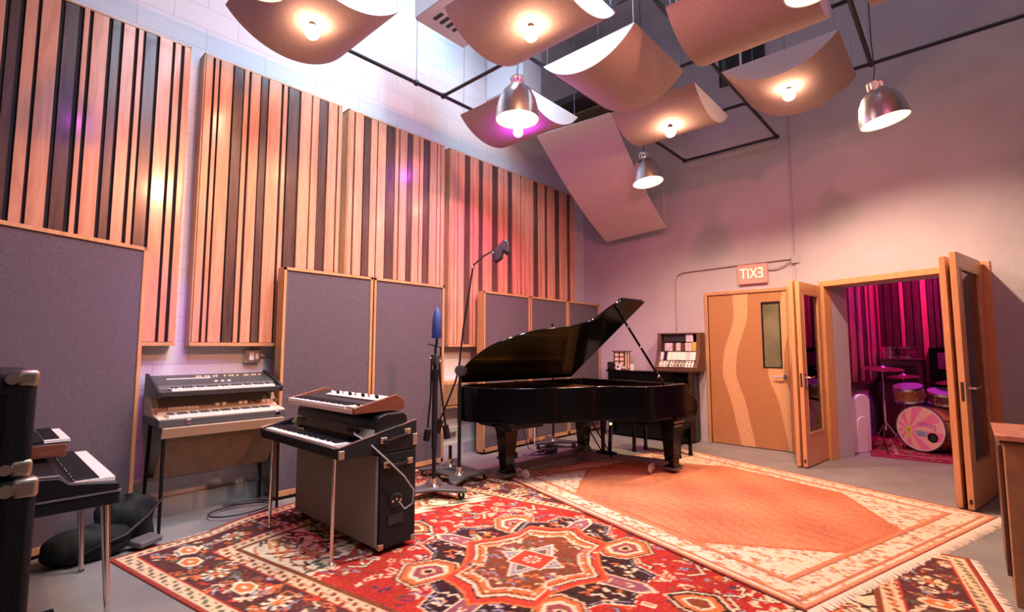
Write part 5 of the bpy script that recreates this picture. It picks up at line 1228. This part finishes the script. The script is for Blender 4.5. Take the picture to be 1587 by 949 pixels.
for s_ in (-1, 1): MB().tube([tuple(hc+xr*s_*.25-zx*.12+Vector((0, 0, .02))), tuple(hc+xr*s_*.42-zx*.02-Vector((0, 0, hc.z-.012)))], .008).build('spur', M['chrome'], t)
drum('rack_tom', 'amber rack tom with chrome hoops above the left side of bass drum', (-.60, 8.70, .76), (-.08, -.25, 1), .165, .19, M['ambershell'], lugs=6)
drum('rack_tom', 'smoky chrome-hooped tom on the right above the bass drum', (-.25, 8.86, .72), (.05, -.25, 1), .17, .15, M['darkshell'], lugs=6)
drum('floor_tom', 'amber floor tom partly hidden behind the right door leaves', (.10, 8.72, .40), (0, 0, 1), .20, .36, M['ambershell'], lugs=6)
def cymbal(label, x, y, z, r, tilt, name='cymbal_stand', hat=False):
    t = thing(name, label, 'cymbal', (x, y, 0))
    MB().cyl((x, y, .25), (x, y, z+.04), .009, n=10).cyl((x, y, .25), (x, y, z*.6), .013, n=10).build('stand_pole', M['chrome'], t)
    for k in range(3):
        a = 2*PI*k/3+.4; MB().tube([(x, y, .36), (x+.22*math.cos(a), y+.22*math.sin(a), .012)], .008).build('tripod_leg', M['chrome'], t)
        MB().ball((x+.22*math.cos(a), y+.22*math.sin(a), .018), .014, 8).build('rubber_foot', M['rubberblack'], t)
    ax = Vector((math.sin(tilt), -.10, 1)); pr_ = [(.001, .030), (.025, .028), (.042, .012), (.05, .006), (r*.6, -.004), (r, -.016), (r, -.018), (r*.6, -.007), (.05, .002), (.001, .006)]
    MB().lathe(pr_, (x, y, z), 40, ax).build('cymbal_plate', M['brass'], t)
    if hat: MB().lathe([(p[0], -p[1]-.035) for p in pr_], (x, y, z), 40, ax).build('cymbal_plate', M['brass'], t)
    MB().ball((x, y, z+.045), .014, 10).build('wing_nut', M['chrome'], t)
cymbal('large cymbal on thin chrome stand at the left of drum kit', -.87, 8.60, 1.10, .25, .05)
cymbal('smaller cymbal glowing violet above the rack tom', -.68, 9.05, .98, .19, -.03)
cymbal('cymbal on the right of the kit, edge catching light at door leaf', -.12, 9.05, .93, .22, -.12)
bp = thing('kick_pedal', 'chrome pedal hardware at the right foot of the drum kit', 'drum pedal', (-.13, 8.30, 0))
MB().tube([(-.18, 8.25, .02), (-.12, 8.35, .20)], .008).tube([(-.08, 8.30, .02), (-.14, 8.34, .22)], .008).tube([(-.19, 8.2, .02), (-.08, 8.22, .02)], .008).build('frame_rod', M['chrome'], bp)
B(-.17, -.10, 8.12, 8.32, .014, .03).build('foot_board', M['chrome'], bp, .004)
# second small drums stacked on the dark cabinet
for k, (x, r) in enumerate(((-.88, .10), (-.66, .12))):
    drum('spare_drum', ['small spare chrome drum on the tall dark cabinet, left one', 'small spare chrome drum on the tall dark cabinet, right one'][k], (x, 9.80, 1.215+.09), (0, 0, 1), r, .17, M['darkshell'] if k else M['chrome'], lugs=6)

# furniture that stands on a rug is raised by the rug's thickness
for o_, dz in ((s3, .0095), (bd_, .009), (s1, .0095), (s2, .0095), (mc, .0095), (m2, .0095), (sc, .0095), (sp, .0095), (sy, .0095), (dl, .020), (gp, .012), (l_, .012), (t, 0)):
    o_.location.z += dz
